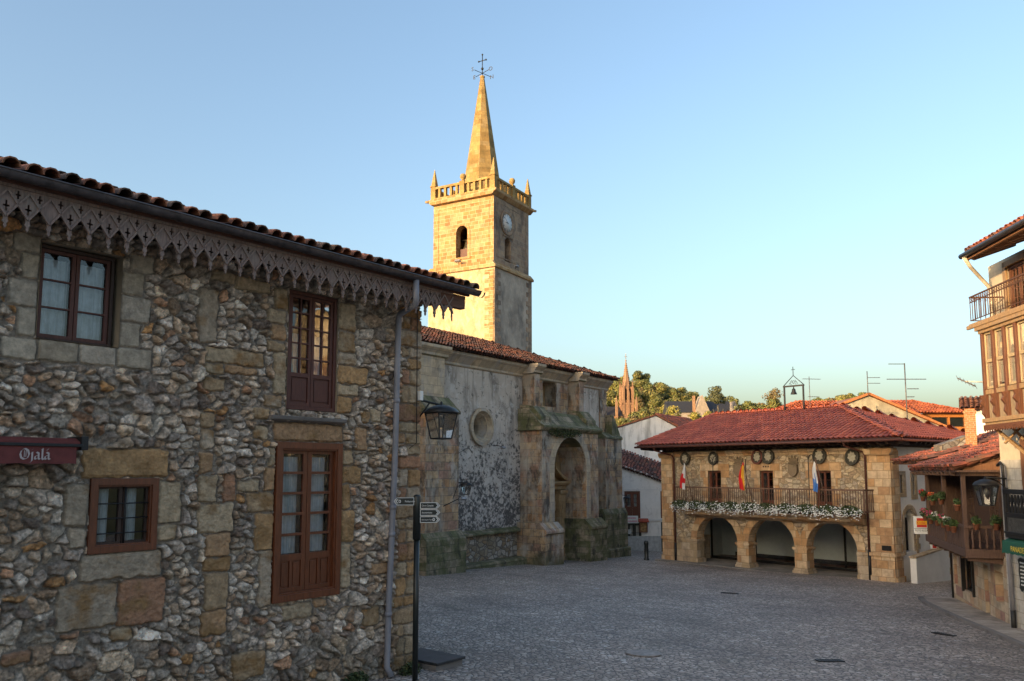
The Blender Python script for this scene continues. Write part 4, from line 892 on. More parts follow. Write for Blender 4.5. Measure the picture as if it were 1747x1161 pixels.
for q in ((2.09, 33.60), (2.69, 33.60), (2.39, 34.05)): wv.sph((q[0], 2.35, q[1]), .065, 6)
for sx, sy in ((1, 0), (-1, 0), (0, 1), (0, -1)):
    c, s = math.cos(R(-18)), math.sin(R(-18)); dx, dy = sx * c - sy * s, sx * s + sy * c; wv.tube([(2.39, 2.35, 32.67), (2.39 + dx * .72, 2.35 + dy * .72, 32.67)], .02, 6)
wvo = wv.build('weather_vane', M['iron'], CH)
for ch_, sx, sy in (('N', 0, 1), ('E', -1, 0), ('S', 0, -1), ('O', 1, 0)):
    c, s = math.cos(R(-18)), math.sin(R(-18)); dx, dy = sx * c - sy * s, sx * s + sy * c
    textob(ch_, 'lettering', M['iron'], wvo, .4, TM @ Vector((2.39 + dx * .85 - .13, 2.35 + dy * .85, 32.55)), (TM.to_3x3() @ RX90), .012)
# clock on the shaded face
ck = TM @ Matrix.Translation((4.80, 1.72, 21.25)) @ Matrix.Rotation(R(90), 4, 'Z') @ Matrix.Rotation(R(90), 4, 'X')   # local x along the face, y up, z out
m = MB(ck); m.lathe([(.88, 0), (.88, .06), (.74, .06), (.66, .02)], n=32); clk = m.build('clock', M['tw_side'], CH)
m = MB(ck); m.lathe([(.58, .02), (.58, .03)], n=32); m.build('dial', m_plain('enamel_white', (0.6,0.6,0.59), .4, 0, .04), clk)
m = MB(ck)
for k in range(12):
    a = k * math.pi / 6; c, s = math.sin(a), math.cos(a); w_ = .022
    m.add([(c*.46 - s*w_, s*.46 + c*w_, .036), (c*.46 + s*w_, s*.46 - c*w_, .036), (c*.59 + s*w_, s*.59 - c*w_, .036), (c*.59 - s*w_, s*.59 + c*w_, .036)], [(0, 1, 2, 3)])
m.build('hour_mark', M['iron'], clk)
for nm, ang, ln, w_, zz in (('hour_hand', R(268), .34, .03, .042), ('minute_hand', R(308), .52, .022, .048)):
    c, s = math.sin(ang), math.cos(ang); m = MB(ck); m.add([(-c*.1 - s*w_, -s*.1 + c*w_, zz), (-c*.1 + s*w_, -s*.1 - c*w_, zz), (c*ln + s*w_*.3, s*ln - c*w_*.3, zz), (c*ln - s*w_*.3, s*ln + c*w_*.3, zz)], [(0, 1, 2, 3)]); m.build(nm, M['iron'], clk)
# cable on the front and lamps fixed to the church
cb = MB(); cb.tube([(1.32, -.12, 6.2), (1.4, .3, 5.9), (1.42, .9, 5.6), (2.6, .97, 5.5), (3.3, .97, 5.75), (3.6, .97, 5.55)], .012, 5); cb.tube([(1.33, .2, 5.9), (1.31, .15, 4.9), (1.2, -.12, 4.1), (.9, -.12, 3.6)], .012, 5); cb.build('cable', M['iron'], CH)
L2 = thing('wall_lantern', 'small black lantern on a bracket against the stained church buttress', 'lantern', (-3.03, 33.2, 0), 55.022)
lantern(L2, (1.55, -.30, 3.76), .56, .44, .26, 6, 0, arm=[([(1.3, .1, 4.25), (1.55, -.30, 4.25)], .02), ([(1.3, .1, 3.95), (1.45, -.15, 4.22)], .015), ([(1.55, -.3, 4.27), (1.55, -.3, 4.15)], .03), ([(1.3, .1, 3.9), (1.3, .1, 4.3)], .02)])
def floodlight(label, o, rot, s=.2, pole=None, tilt=-20, loc2=None):
    r = thing('floodlight', label, 'floodlight', o, rot)
    T = Matrix.Translation((0, 0, 0)) @ Matrix.Rotation(R(tilt), 4, 'X')
    MB(T).frustum(0, 0, -s * .3, s * .3, s, s * .5, s * .8, s * .4).build('housing', M['lampbox'], r, .01)
    b = MB(); b.tube([(0, 0, -.02), (0, .12, -s * .9)] if not pole else pole, .02, 6); b.build('arm', M['iron'], r); return r
M['lampbox'] = m_plain('grey_lamp_box', (0.22,0.22,0.23), .5)
wp = CH.matrix_basis @ Vector((.75, -.75, 3.62)); floodlight('grey floodlight on an arm beside the fingerpost sign, fixed to the church', wp, 55, .17, [(0, .05, .05), (-.55, .55, -.3)])
wp = TT @ Vector((2.3, -.45, 18.5)); floodlight('small floodlight on the sunlit tower ledge under the bell arch', wp, -30, .22)
wp = TT @ Vector((5.25, 2.2, 18.35)); floodlight('small floodlight on the shaded tower ledge under the clock', wp, 60, .2)
wp = CH.matrix_basis @ Vector((5.35, .55, 5.8)); floodlight('grey floodlight on a bracket low right of the round church window', wp, 55, .15, [(0, .05, .05), (-.05, .45, .12)])
# ------------------------------------------------------------------ the town hall
M['th_rubble'] = m_rubble('town_hall_rubble', [(0.52,0.40,0.26),(0.44,0.32,0.21),(0.58,0.47,0.34),(0.36,0.27,0.18),(0.50,0.42,0.31),(0.40,0.33,0.26)], (0.30,0.23,0.15), .19, 1.5, .04, .5, .9)
M['th_ashlar'] = m_ashlar('town_hall_ashlar', [(0.58,0.38,0.215),(0.50,0.29,0.14),(0.60,0.44,0.28),(0.44,0.26,0.14),(0.57,0.43,0.29)], (0.27,0.19,0.11), .5, .34, .012, .4, .35, stain=[dict(dark=(0.14,0.10,0.06), amt=.5, scale=1.0, lo=.54, hi=.68)])
M['th_base'] = m_ashlar('town_hall_weathered', [(0.48,0.36,0.24),(0.42,0.31,0.19),(0.50,0.40,0.29)], (0.25,0.2,0.15), .55, .36, .01, .35, .35, stain=[dict(dark=(0.12,0.10,0.08), amt=.6, scale=1.4, lo=.5, hi=.62)])
M['rail'] = m_wood('railing_brown', (0.14,0.075,0.05), .6, .35)
M['white_wall'] = m_plaster('white_wall', (0.72,0.70,0.68), .12, [dict(dark=(0.35,0.34,0.34), amt=.35, scale=.8, lo=.5, hi=.7)], None, .15)
M['eavewood'] = m_wood('dark_eaves', (0.035,0.014,0.011), .7, .4)
M['redwood'] = m_wood('red_window_wood', (0.14,0.04,0.02), .5, .3)
M['steel'] = m_plain('dark_steel', (0.02,0.02,0.022), .4, .4)
M['paleroom'] = m_plain('gallery_wall', (0.62,0.66,0.65), .8, 0, .05)
M['brownfloor'] = m_wood('gallery_floor', (0.13,0.04,0.02), .35, .3, False)
M['paving'] = m_ashlar('paving_slabs', [(0.22,0.2,0.18),(0.26,0.235,0.21),(0.19,0.175,0.16)], (0.11,0.1,0.09), .9, .55, .015, .3, .3)
TH = thing('town_hall', 'rubble and ashlar town hall with three arches, long balcony and red tiled roof', 'town hall', (8.3, 44, 0), -50.612)
ARC = [(1.82, 4.27), (4.91, 7.39), (7.99, 10.40)]; DOR = [(2.63, 3.43), (5.66, 6.40), (8.57, 9.33)]
out = [(-.33, -.4)]
for a, b in ARC: out += [(a, -.4)] + [((a + b) / 2 - (b - a) / 2 * math.cos(math.pi * i / 22), 1.27 + (b - a) / 2 * math.sin(math.pi * i / 22)) for i in range(23)] + [(b, -.4)]
out += [(12.03, -.4), (12.03, 5.9), (-.33, 5.9)]
m = MB(); m.slab(out, [rect(a, b, 2.9, 4.74) for a, b in DOR], 0, .55); m.build('wall', M['th_rubble'], TH)
for a, b in ARC:
    m = MB(); m.slab(archring(a, b, 1.27, .36, 26), [], -.025, .1); m.slab(archring(a + .002, b - .002, 1.27, .01, 26), [], .0, .56); m.build('arch_ring', M['th_ashlar'], TH, .008)
for a, b in ((4.27, 4.91), (7.39, 7.99)):
    m = MB(); m.box(a - .015, b + .015, -.03, .57, -.1, 1.14); p = m.build('column', M['th_ashlar'], TH, .02)
    m = MB(); m.slab([(a - .02, 1.12), (a - .09, 1.2), (a - .09, 1.27), (b + .09, 1.27), (b + .09, 1.2), (b + .02, 1.12)], [], -.09, .62); m.build('capital', M['th_ashlar'], p, .01)
    m = MB(); m.box(a - .1, b + .1, -.12, .66, -.3, .22); m.box(a - .06, b + .06, -.08, .62, .22, .32); m.build('base', M['th_base'], p, .015)
for a, b in ((.40, 1.84), (10.38, 11.03)):
    m = MB(); m.box(a, b, -.035, .56, -.3, 1.14); m.box(a - .0, b + .06, -.08, .6, 1.14, 1.27); m.box(a - .0, b + .08, -.09, .62, -.3, .3); m.build('pier_base', M['th_base'], TH, .015)
for a, b in ((-.36, .38), (11.05, 12.06)):
    m = MB(); m.box(a, b, -.11, .3, .3, 5.5); p = m.build('pilaster', M['th_ashlar'], TH, .012)
    m = MB(); m.box(a - .06, b + .06, -.17, .35, 1.16, 1.3); m.box(a - .05, b + .05, -.16, .3, -.3, .35); m.slab([(a - .02, 5.4), (a - .12, 5.55), (a - .12, 5.68), (b + .12, 5.68), (b + .12, 5.55), (b + .02, 5.4)], [], -.22, .3); m.build('mouldings', M['th_ashlar'], p, .012)
m = MB(); m.slab([(.02, 5.45), (-.05, 5.48), (-.05, 5.56), (-.14, 5.64), (-.14, 5.74), (.02, 5.76)], [], .5, 10.93, 'x'); m.build('cornice', M['th_ashlar'], TH, .008)
for (a, b) in DOR:
    m = MB(); m.slab([(a - .30, 2.9), (a, 2.9), (a, 4.74), (b, 4.74), (b, 2.9), (b + .30, 2.9), (b + .30, 3.5), (b + .42, 3.5), (b + .42, 3.95), (b + .30, 3.95), (b + .30, 4.4), (b + .48, 4.4), (b + .48, 5.12), (a - .48, 5.12), (a - .48, 4.4), (a - .3, 4.4), (a - .3, 3.95), (a - .42, 3.95), (a - .42, 3.5), (a - .3, 3.5)], [], -.03, .05)
    m.build('door_surround', M['th_ashlar'], TH, .008)
    leaves(('balcony_door', TH), a + .005, b - .005, 2.92, 4.735, .16, M['redwood'], M['redwood'], 4, 1, fw=.05, st=.045, bar=.02, panel=.2)
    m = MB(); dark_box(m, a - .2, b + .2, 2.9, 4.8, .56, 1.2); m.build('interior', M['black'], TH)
M['carving'] = m_plaster('carved_stone', (0.20,0.15,0.10), .4, [dict(dark=(0.10,0.075,0.05), amt=.7, scale=3.0)], None, .6)
# three small date blocks over the middle door, and two carved coats of arms
for k in range(3): MB().box(5.86 + k * .13, 5.93 + k * .13, -.045, -.02, 4.9, 4.97).build('date_mark', M['darkwood'], TH)
for xa in (4.28, 7.28):
    xc = xa + .24; m = MB(); m.slab(rect(xc - .30, xc + .30, 4.42, 5.5), [], -.03, .02); sh = m.build('coat_of_arms', M['th_base'], TH, .01)
    m = MB(); m.slab([(xc - .22, 5.02), (xc - .24, 4.7), (xc - .14, 4.52), (xc, 4.44), (xc + .14, 4.52), (xc + .24, 4.7), (xc + .22, 5.02)], [], -.2, -.02); m.slab([(xc - .26, 5.06), (xc + .26, 5.06), (xc + .24, 5.14), (xc - .24, 5.14)], [], -.13, -.02)
    m.build('shield', M['carving'], sh, .02)
    m = MB(); m.slab([(xc - .2, 5.15), (xc - .26, 5.35), (xc - .14, 5.27), (xc - .08, 5.45), (xc, 5.3), (xc + .1, 5.46), (xc + .13, 5.27), (xc + .26, 5.36), (xc + .2, 5.15)], [], -.11, -.02); m.build('crest', M['carving'], sh, .02)
# balcony
m = MB(); m.slab([(.02, 2.40), (-.2, 2.42), (-.42, 2.5), (-.62, 2.56), (-.70, 2.68), (-.86, 2.72), (-.9, 2.8), (-.9, 2.9), (.02, 2.9)], [], 1.55, 10.85, 'x'); m.build('balcony_slab', M['th_ashlar'], TH, .008)
m = MB(); m.box(1.24, 11.3, -.95, -.89, 3.88, 3.95); m.box(1.24, 11.3, -.945, -.895, 2.98, 3.03); m.box(1.24, 1.3, -.89, -.02, 3.88, 3.95); m.box(11.24, 11.3, -.89, -.02, 3.88, 3.95); m.box(1.24, 1.3, -.89, -.02, 2.98, 3.03); m.box(11.24, 11.3, -.89, -.02, 2.98, 3.03)
for xa in (1.27, 4.5, 7.8, 11.27): m.box(xa - .03, xa + .03, -.95, -.89, 2.9, 3.95)
rl = m.build('railing', M['rail'], TH, .004)
pos = [Matrix.Translation((1.27 + k * 10 / 84, -.92, 3.03)) for k in range(1, 84)] + [Matrix.Translation((xa, -.89 + k * .145, 3.03)) for xa in (1.27, 11.27) for k in range(1, 6)]
copies('baluster', MB().lathe([(.016, 0), (.022, .1), (.013, .3), (.024, .46), (.013, .62), (.02, .8), (.016, .85)], n=6), M['rail'], rl, pos)
# balcony flower boxes
FW = [(.75,.75,.73),(.8,.8,.78),(.7,.72,.7),(.62,.64,.62)]
rs0 = np.random.RandomState(5)
for k in range(10):
    f = thing('flower_box', 'window box brimming with white flowers along the town hall balcony rail', 'flower box', TH.matrix_basis @ Vector((1.75 + k * 1.0, -1.05, 2.9)), -50.612, 'white flower boxes along the balcony')
    MB().slab([(-.44, -.08), (.44, -.08), (.47, .12), (-.47, .12)], [], -.06, .1).build('box', M['oldred'], f, .01)
    leafball('leaves', f, (0, -.08, .16), (.56, .22, .22), 620, 100 + k, G3, .055)
    rs = np.random.RandomState(300 + k); V = []; F = []; C = []
    for j in range(165):
        p = np.array((rs.uniform(-.58, .58), -.12 - abs(rs.randn()) * .12, .12 + rs.randn() * .12 - .10 * rs.rand() * (1 + math.sin(k * 2.3 + 4 * rs.rand())))); r = .026 + .014 * rs.rand()
        d = np.array((rs.randn() * .5, -1, .6 + rs.randn() * .5)); d /= np.linalg.norm(d); a = np.cross(d, (0, 0, 1)); a /= np.linalg.norm(a); b = np.cross(d, a); o = len(V)
        V += [p + (a * math.cos(t) + b * math.sin(t)) * r for t in np.linspace(0, 2 * math.pi, 6)[:-1]]; F.append([o, o+1, o+2, o+3]); F.append([o, o+3, o+4, o+4]); C += [np.array(FW[rs.randint(4)])] * 5
    V = np.array(V); Fq = np.array([q for q in F if q[2] != q[3]]); 
    V4 = []; F4 = []; C4 = []
    for q in Fq:
        o = len(V4); c_ = V[q].mean(0); a = V[q[0]] - c_; b = V[q[1]] - c_; V4 += [c_ + a, c_ + b, c_ - a, c_ - b]; F4.append([o, o+1, o+2, o+3]); C4 += [C[q[0]]] * 4
    npmesh('blossoms', np.array(V4), np.array(F4), M['petal'], f, np.array(C4))
# roof and eaves
e1 = math.hypot(5.6, 1.85); U = (0, 5.6 / e1, 1.85 / e1)
tiles('roof', (-1.15, -1.15, 6.08), (13.1, -1.15, 6.08), U, e1, M['tile_clean'], TH, TILE_RED, .245, .40, kl=.175, kr=.95, rad=.085, seed=31, jit=.004, channel=True, lift0=.014, chk=.28)
tiles('roof', (13.1, -1.15, 6.08), (13.1, 10.05, 6.08), (-5.6 / e1, 0, 1.85 / e1), e1, M['tile_clean'], TH, TILE_RED, .245, .40, kl=.95, kr=.95, rad=.085, seed=32, jit=.004, channel=True, lift0=.014, chk=.28)
tiles('roof', (13.1, 10.05, 6.08), (-1.15, 10.05, 6.08), (0, -5.6 / e1, 1.85 / e1), e1, M['tile_clean'], TH, TILE_RED, .4, .6, kl=.95, kr=.175, rad=.16, seed=33, jit=.004)
PK = TILE_RED * 1.1 + .02
ridge_caps('ridge', (-.12, 4.45, 7.96), (7.5, 4.45, 7.96), M['tile_clean'], TH, PK, .12); ridge_caps('ridge', (13.1, -1.15, 6.1), (7.5, 4.45, 7.96), M['tile_clean'], TH, PK, .12); ridge_caps('ridge', (-1.15, -1.15, 6.12), (-.12, 4.45, 7.98), M['tile_clean'], TH, PK, .11)
m = MB(); m.slab([(-1.1, 6.02), (10.0, 6.02), (4.45, 7.86)], [], -.15, -.05, 'x'); m.build('gable_wall', M['white_wall'], TH)
ev = MB(); ev.box(-1.1, 13.0, -1.1, 9.9, 5.98, 6.04); ev.slab(rect(-.35, 12.05, 0, 9), [rect(-.2, 11.9, .3, 8.8)], 5.75, 5.97, 'z'); ev.box(-1.12, 13.05, -1.16, -1.10, 5.93, 6.08); ev.box(13.0, 13.06, -1.10, 9.9, 5.93, 6.08); ev = ev.build('eaves', M['eavewood'], TH)
copies('rafter', MB().slab([(-1.08, 5.9), (-1.02, 5.84), (-.1, 5.80), (-.1, 5.975), (-1.08, 5.975)], [], -.05, .05, 'x'), M['eavewood'], ev, [Matrix.Translation((-.9 + k * .43, 0, 0)) for k in range(33)] + [Matrix.Translation((12.0, .2 + k * .43, 0)) @ Matrix.Rotation(R(90), 4, 'Z') for k in range(12)])
m = MB(); m.tube([(-1.2, -1.24, 5.98), (13.15, -1.24, 5.98)], .055, 8); m.tube([(13.17, -1.24, 5.98), (13.17, 9, 5.98)], .055, 8); m.build('gutter', M['oldred'], TH)
for xt, xw, lo in ((.10, .52, 1.0), (10.62, 10.98, 1.4)):
    m = MB(); m.tube([(xt, -1.2, 5.95), (xt, -1.15, 5.8), (xw - .05, -.2, 5.55), (xw, -.12, 5.4), (xw, -.12, lo)], .045, 9); m.build('drain_pipe', M['oldred'], TH)
    m = MB(); m.tube([(xw, -.12, lo), (xw, -.12, .05)], .06, 9); m.build('pipe_shoe', M['iron'], TH)
MB().box(11.55, 11.95, -.155, -.115, 1.42, 1.62).build('plaque', M['steel'], TH, .006)
# arcade floor, glazed gallery behind the arches
m = MB(); m.box(-.6, 12.2, -.45, 2.6, -.4, .10); m.build('arcade_floor', M['paving'], TH, .02)
m = MB(); m.box(-.3, .3, 2.3, 8.9, -.3, 5.74); m.box(-.3, .3, .56, 2.3, 2.86, 5.74); m.box(.3, 11.5, 8.6, 8.9, -.3, 5.74); m.box(.3, 11.7, .56, 8.6, 2.72, 2.86); m.box(11.45, 11.7, 3.0, 8.6, -.3, 2.72); m.build('inner_wall', M['paleroom'], TH)
m = MB(); m.box(.302, .9, .57, 2.3, -.2, 1.2); m.box(.302, .95, .56, 2.35, 1.2, 1.32); m.build('inner_pier', M['th_base'], TH, .015)
gy = 2.35; g = MB(); g.box(.95, 11.4, gy - .04, gy + .04, .12, .24); g.box(.95, 11.4, gy - .04, gy + .04, 2.62, 2.70)
for xx in (.97, 3.7, 6.0, 8.55, 11.38): g.box(xx - .035, xx + .035, gy - .04, gy + .04, .24, 2.62)
gl = g.build('glazing', M['steel'], TH)
for a, b in ((1.01, 3.66), (3.74, 5.96), (6.04, 8.51), (8.59, 11.34)): MB().quad((a, gy, .24), (b, gy, .24), (b, gy, 2.62), (a, gy, 2.62)).build('pane', M['glass'], gl)
m = MB(); m.box(.3, 11.45, gy + .05, 8.6, -.2, .13); m.build('floor', M['brownfloor'], TH)
m = MB(); m.box(.3, 11.45, 4.2, 4.4, .13, 2.72); m.build('room_wall', M['paleroom'], TH)
m = MB(); m.box(1.2, 10.4, 4.1, 4.198, .14, .34); m.build('skirting', M['steel'], TH)
def bench(label, lx, ly, rz):
    r = thing('metal_bench', label, 'bench', TH.matrix_basis @ Vector((lx, ly, .13)), rz - 50.6)
    MB().box(-.5, .5, -.2, .2, .40, .45).build('seat', M['steel'], r, .01)
    MB().slab([(.2, .45), (.28, .82), (.32, .82), (.24, .45)], [], -.5, .5, 'x').build('backrest', M['steel'], r, .005)
    for sx in (-.42, .38): MB().box(sx, sx + .04, -.18, .22, 0, .40).build('leg', M['steel'], r)
bench('dark metal bench behind the right-hand arch glass, left of the window bar', 9.7, 3.6, 0); bench('dark metal bench behind the right-hand arch glass, right of the window bar', 11.0, 3.6, -6)
# right-hand side wall
SX = 12.03
ad = [(y, z) for (y, z) in arch(.95, 1.95, 1.3, 2.6, 14)]
m = MB(); m.slab(rect(.31, 9.0, -.4, 5.75), [ad, rect(.68, .98, 3.8, 4.55), rect(1.86, 2.1, 3.7, 4.55)], SX - .35, SX, 'x'); m.build('side_wall', M['white_wall'], TH)
m = MB(); m.slab(archring(.95, 1.95, 2.6, .2, 16), [], SX - .1, SX + .03, 'x'); m.box(SX - .1, SX + .03, .75, .95, 1.2, 2.6); m.box(SX - .1, SX + .03, 1.95, 2.15, 1.2, 2.6)
for k in range(3): m.box(SX - .1, SX + .025, .6, .74, 1.35 + k * .5, 1.6 + k * .5); m.box(SX - .1, SX + .025, 2.16, 2.3, 1.35 + k * .5, 1.6 + k * .5)
m.build('side_arch', M['th_base'], TH, .01)
m = MB(); m.slab(rect(.4, 1.26, 3.62, 4.72), [rect(.68, .98, 3.8, 4.55)], SX - .1, SX + .025, 'x'); m.build('window_surround', M['th_base'], TH, .01)
m = MB(); m.slab(rect(1.7, 2.3, 3.5, 4.7), [rect(1.86, 2.1, 3.7, 4.55)], SX - .1, SX + .025, 'x'); m.build('window_surround', M['th_base'], TH, .01)
m = MB(); m.box(SX - .5, SX - .36, .4, 2.4, 1.2, 4.7); m.build('interior', M['black'], TH)
m = MB(); m.box(12.0, 12.08, .02, .62, .3, 5.6); m.box(12.0, 12.14, -.08, .66, -.3, .35); m.box(12.0, 12.13, -.1, .65, 1.16, 1.3); m.build('corner_pilaster', M['th_ashlar'], TH, .012)
m = MB(); m.slab([(.3, -.4), (3.7, -.4), (3.7, 1.42), (.3, 1.14)], [], 12.5, 12.75, 'x'); rw = m.build('ramp_wall', M['white_wall'], TH)
m = MB(); m.slab([(.26, 1.145), (3.74, 1.425), (3.74, 1.50), (.26, 1.22)], [], 12.47, 12.78, 'x'); m.build('coping', M['th_base'], rw, .01)
m = MB(); 
for k in range(4): m.box(12.49, 12.78, 3.5 - .12 * (k % 2), 3.72, -.1 + k * .36, .2 + k * .36)
m.build('quoins', M['th_base'], rw, .008)
# wreath-like oval plaques under the eaves
ring_m = m_plain('dark_wreath', (0.05,0.048,0.04), .8, 0, .5, 25, .5); star_m = m_plain('pale_star', (0.36,0.34,0.28), .7, 0, .3, 14)
rim_m = m_plain('red_rim', (0.12,0.03,0.022), .6)
for i, (lb, mx, mz, sc, tl, rim) in enumerate((('dark oval wreath plaque on the wall, leftmost above the red and white flag', 1.27, 5.38, 1, 20, 0), ('dark oval wreath plaque over the left balcony door', 3.05, 5.37, .95, 15, 0), ('red rimmed oval star plaque over the middle door, left of its twin', 5.62, 5.40, 1.02, 18, 1),
        ('grey rimmed oval star plaque over the middle door, right of its twin', 6.22, 5.42, 1.05, 22, 0), ('dark oval star plaque over the door behind the blue and white flag', 8.86, 5.42, 1.08, 20, 0), ('dark oval wreath plaque farthest right under the town hall eaves', 10.4, 5.34, 1.05, 25, 0))):
    r = thing('wall_plaque', lb, 'plaque', TH.matrix_basis @ Vector((mx, -.12, mz)), -50.612, 'oval plaques under the eaves')
    n = 28; el = lambda a, b: [(a * math.cos(2*math.pi*k/n) * math.cos(R(-tl)) - b * math.sin(2*math.pi*k/n) * math.sin(R(-tl)), a * math.cos(2*math.pi*k/n) * math.sin(R(-tl)) + b * math.sin(2*math.pi*k/n) * math.cos(R(-tl))) for k in range(n)]
    MB().slab(el(.30 * sc, .36 * sc), [el(.225 * sc, .28 * sc)], -.05, .05).build('ring', rim_m if rim else ring_m, r, .02)
    MB().slab(el(.24 * sc, .30 * sc), [], -.015, .03).build('backing', ring_m, r)
    MB().slab([((.19 if k % 2 == 0 else .14) * sc * math.cos(math.pi * k / 8 + .2), (.23 if k % 2 == 0 else .17) * sc * math.sin(math.pi * k / 8 + .2)) for k in range(16)], [], -.035, -.016).build('star', star_m, r)
# flags on slanting poles
def flag(label, lx, cols, seed, up=1.85):
    r = thing('flag', label, 'flag', TH.matrix_basis @ Vector((lx, -.98, 3.35)), -50.612, 'flags on the town hall balcony')
    top = Vector((-.42, -.05, up)); MB().tube([(0, .05, -.1), top], .022, 7).build('pole', M['rail'], r)
    MB().sph(tuple(top + Vector((0, 0, .03))), .04, 6).build('finial', M['rail'], r)
    nu, nv = 16, 30; V = []; C = []
    for j in range(nv + 1):
        v = j / nv
        for i in range(nu + 1):
            u = i / nu; wd = .06 + .20 * min(1, v * 1.6)
            p = top + Vector((.02 - .0 + (u - .5) * wd - v * .10 + .05 * math.sin(v * 5 + seed), -.03 + .06 * math.sin(u * 11 + v * 3 + seed) * min(1, v * 3), -.04 - v * 1.28 - .10 * u))
            V.append(p); C.append(cols(u, v))
    idx = np.arange((nu + 1) * (nv + 1)).reshape(nv + 1, nu + 1); F = np.stack([idx[:-1, :-1], idx[:-1, 1:], idx[1:, 1:], idx[1:, :-1]], -1).reshape(-1, 4)
    npmesh('cloth', np.array([tuple(p) for p in V]), F, M['petal'], r, np.array(C), True)
RED = (.62, .015, .02); WH = (.7, .7, .7); YL = (.75, .42, .03); BL = (.06, .2, .55)
flag('white over red flag hanging limp at the left end of the town hall balcony', 2.34, lambda u, v: WH if v < .45 + .25 * (u - .5) or (v > .75 and u > .62) else RED, 1)
flag('red and yellow striped flag hanging limp between the left and middle doors', 5.86, lambda u, v: RED if (v > .55 and u < .75) or v < .1 else (YL if u > .3 else RED), 2.5)
flag('white and blue flag hanging limp before the right-hand balcony door', 9.62, lambda u, v: BL if v > .68 + .2 * (u - .5) or abs(u - .55) < .07 and v > .35 else WH, 4)
# crook lamp posts rising from the railing
for i, (lb, lx) in enumerate((('thin black crook post rising from the balcony rail before the left door', 3.62), ('thin black crook post rising from the balcony rail left of the blue and white flag', 8.78), ('thin black crook post rising from the balcony rail before the middle door', 5.52))):
    r = thing('crook_post', lb, 'lamp post', TH.matrix_basis @ Vector((lx, -.92, 3.95)), -50.612)
    MB().tube([(0, 0, -.3), (0, 0, 1.35)], .018, 6).build('post', M['iron'], r)
    if i < 2:
        MB().tube([(0, 0, 1.3), (.06, 0, 1.45), (.16, 0, 1.5), (.25, 0, 1.43), (.28, 0, 1.28), (.3, 0, 1.14)], .02, 6).tube([(0, 0, 1.3), (-.06, 0, 1.4), (-.02, 0, 1.44)], .014, 5).build('crook', M['iron'], r)
# bell frame on the ridge
BF = thing('bell_frame', 'black iron bell frame with cross standing on the town hall roof ridge', 'bell frame', TH.matrix_basis @ Vector((5.05, 4.2, 7.85)), -50.612)
m = MB()
for sx in (-.55, .55): m.box(sx - .035, sx + .035, -.035, .035, -.1, 1.32)
m.box(-.6, .6, -.045, .045, 1.27, 1.35); m.build('frame', M['iron'], BF)
m = MB(); m.tube([(-.58, 0, 1.35), (0, 0, 1.86), (.58, 0, 1.35)], .022, 6); m.tube([(0, 0, 1.84), (0, 0, 2.32)], .018, 6); m.tube([(-.11, 0, 2.17), (.11, 0, 2.17)], .014, 6); m.build('cross', M['iron'], BF)
m = MB()
for sx in (-1, 0, 1):
    m.tube([(sx * .14 + .05 * math.cos(t), 0, 1.52 + .08 * math.sin(t) - abs(sx) * .05) for t in np.linspace(0, 5.5, 12)], .011, 5)
m.tube([(-.26, 0, 1.4), (-.1, 0, 1.62), (0, 0, 1.42), (.1, 0, 1.62), (.26, 0, 1.4)], .011, 5); m.build('scrollwork', M['iron'], BF)
m = MB(); m.lathe([(.17, 0), (.15, .05), (.10, .16), (.09, .26), (.04, .31), (.02, .34)], (0, 0, .87), 12); m.tube([(0, 0, 1.2), (0, 0, 1.3)], .03, 6); m.build('bell', M['iron'], BF)
# ------------------------------------------------------------------ right-hand pavement
def poly_sheet(name, pts, h, mat, bev=0.02):
    V = [(x, y, gz(x, y) + h) for x, y in pts] + [(x, y, gz(x, y) - .2) for x, y in pts]; n = len(pts)
    tr = tessellate_polygon([[Vector((x, y, 0)) for x, y in pts]])
    m = MB(); m.add(V, [tuple(t) for t in tr] + [(i, (i + 1) % n, n + (i + 1) % n, n + i) for i in range(n)]); return struct(m.build(name, mat, None))
M['pave_r'] = m_ashlar('pavement_flags', [(0.38,0.325,0.275),(0.43,0.37,0.315),(0.34,0.29,0.25)], (0.2,0.17,0.14), 1.0, .6, .012, .35, .3, stain=[dict(dark=(0.08,0.075,0.07), amt=.6, scale=.7, sy=1)])
poly_sheet('pavement', [(13.75, 28.3), (13.25, 27.0), (12.62, 24.6), (12.15, 22.6), (11.72, 20.5), (11.25, 18.5), (10.3, 14.5), (9.2, 10), (15, 10), (16, 29)], .07, M['pave_r'])
kp = [(13.85, 28.5), (13.70, 28.3), (13.2, 27.0), (12.57, 24.6), (12.1, 22.6), (11.67, 20.5), (11.2, 18.5), (10.25, 14.5), (9.15, 10)]
poly_sheet('kerb', kp + [(x + .16, y - .02) for x, y in reversed(kp)], .085, M['kerb'])

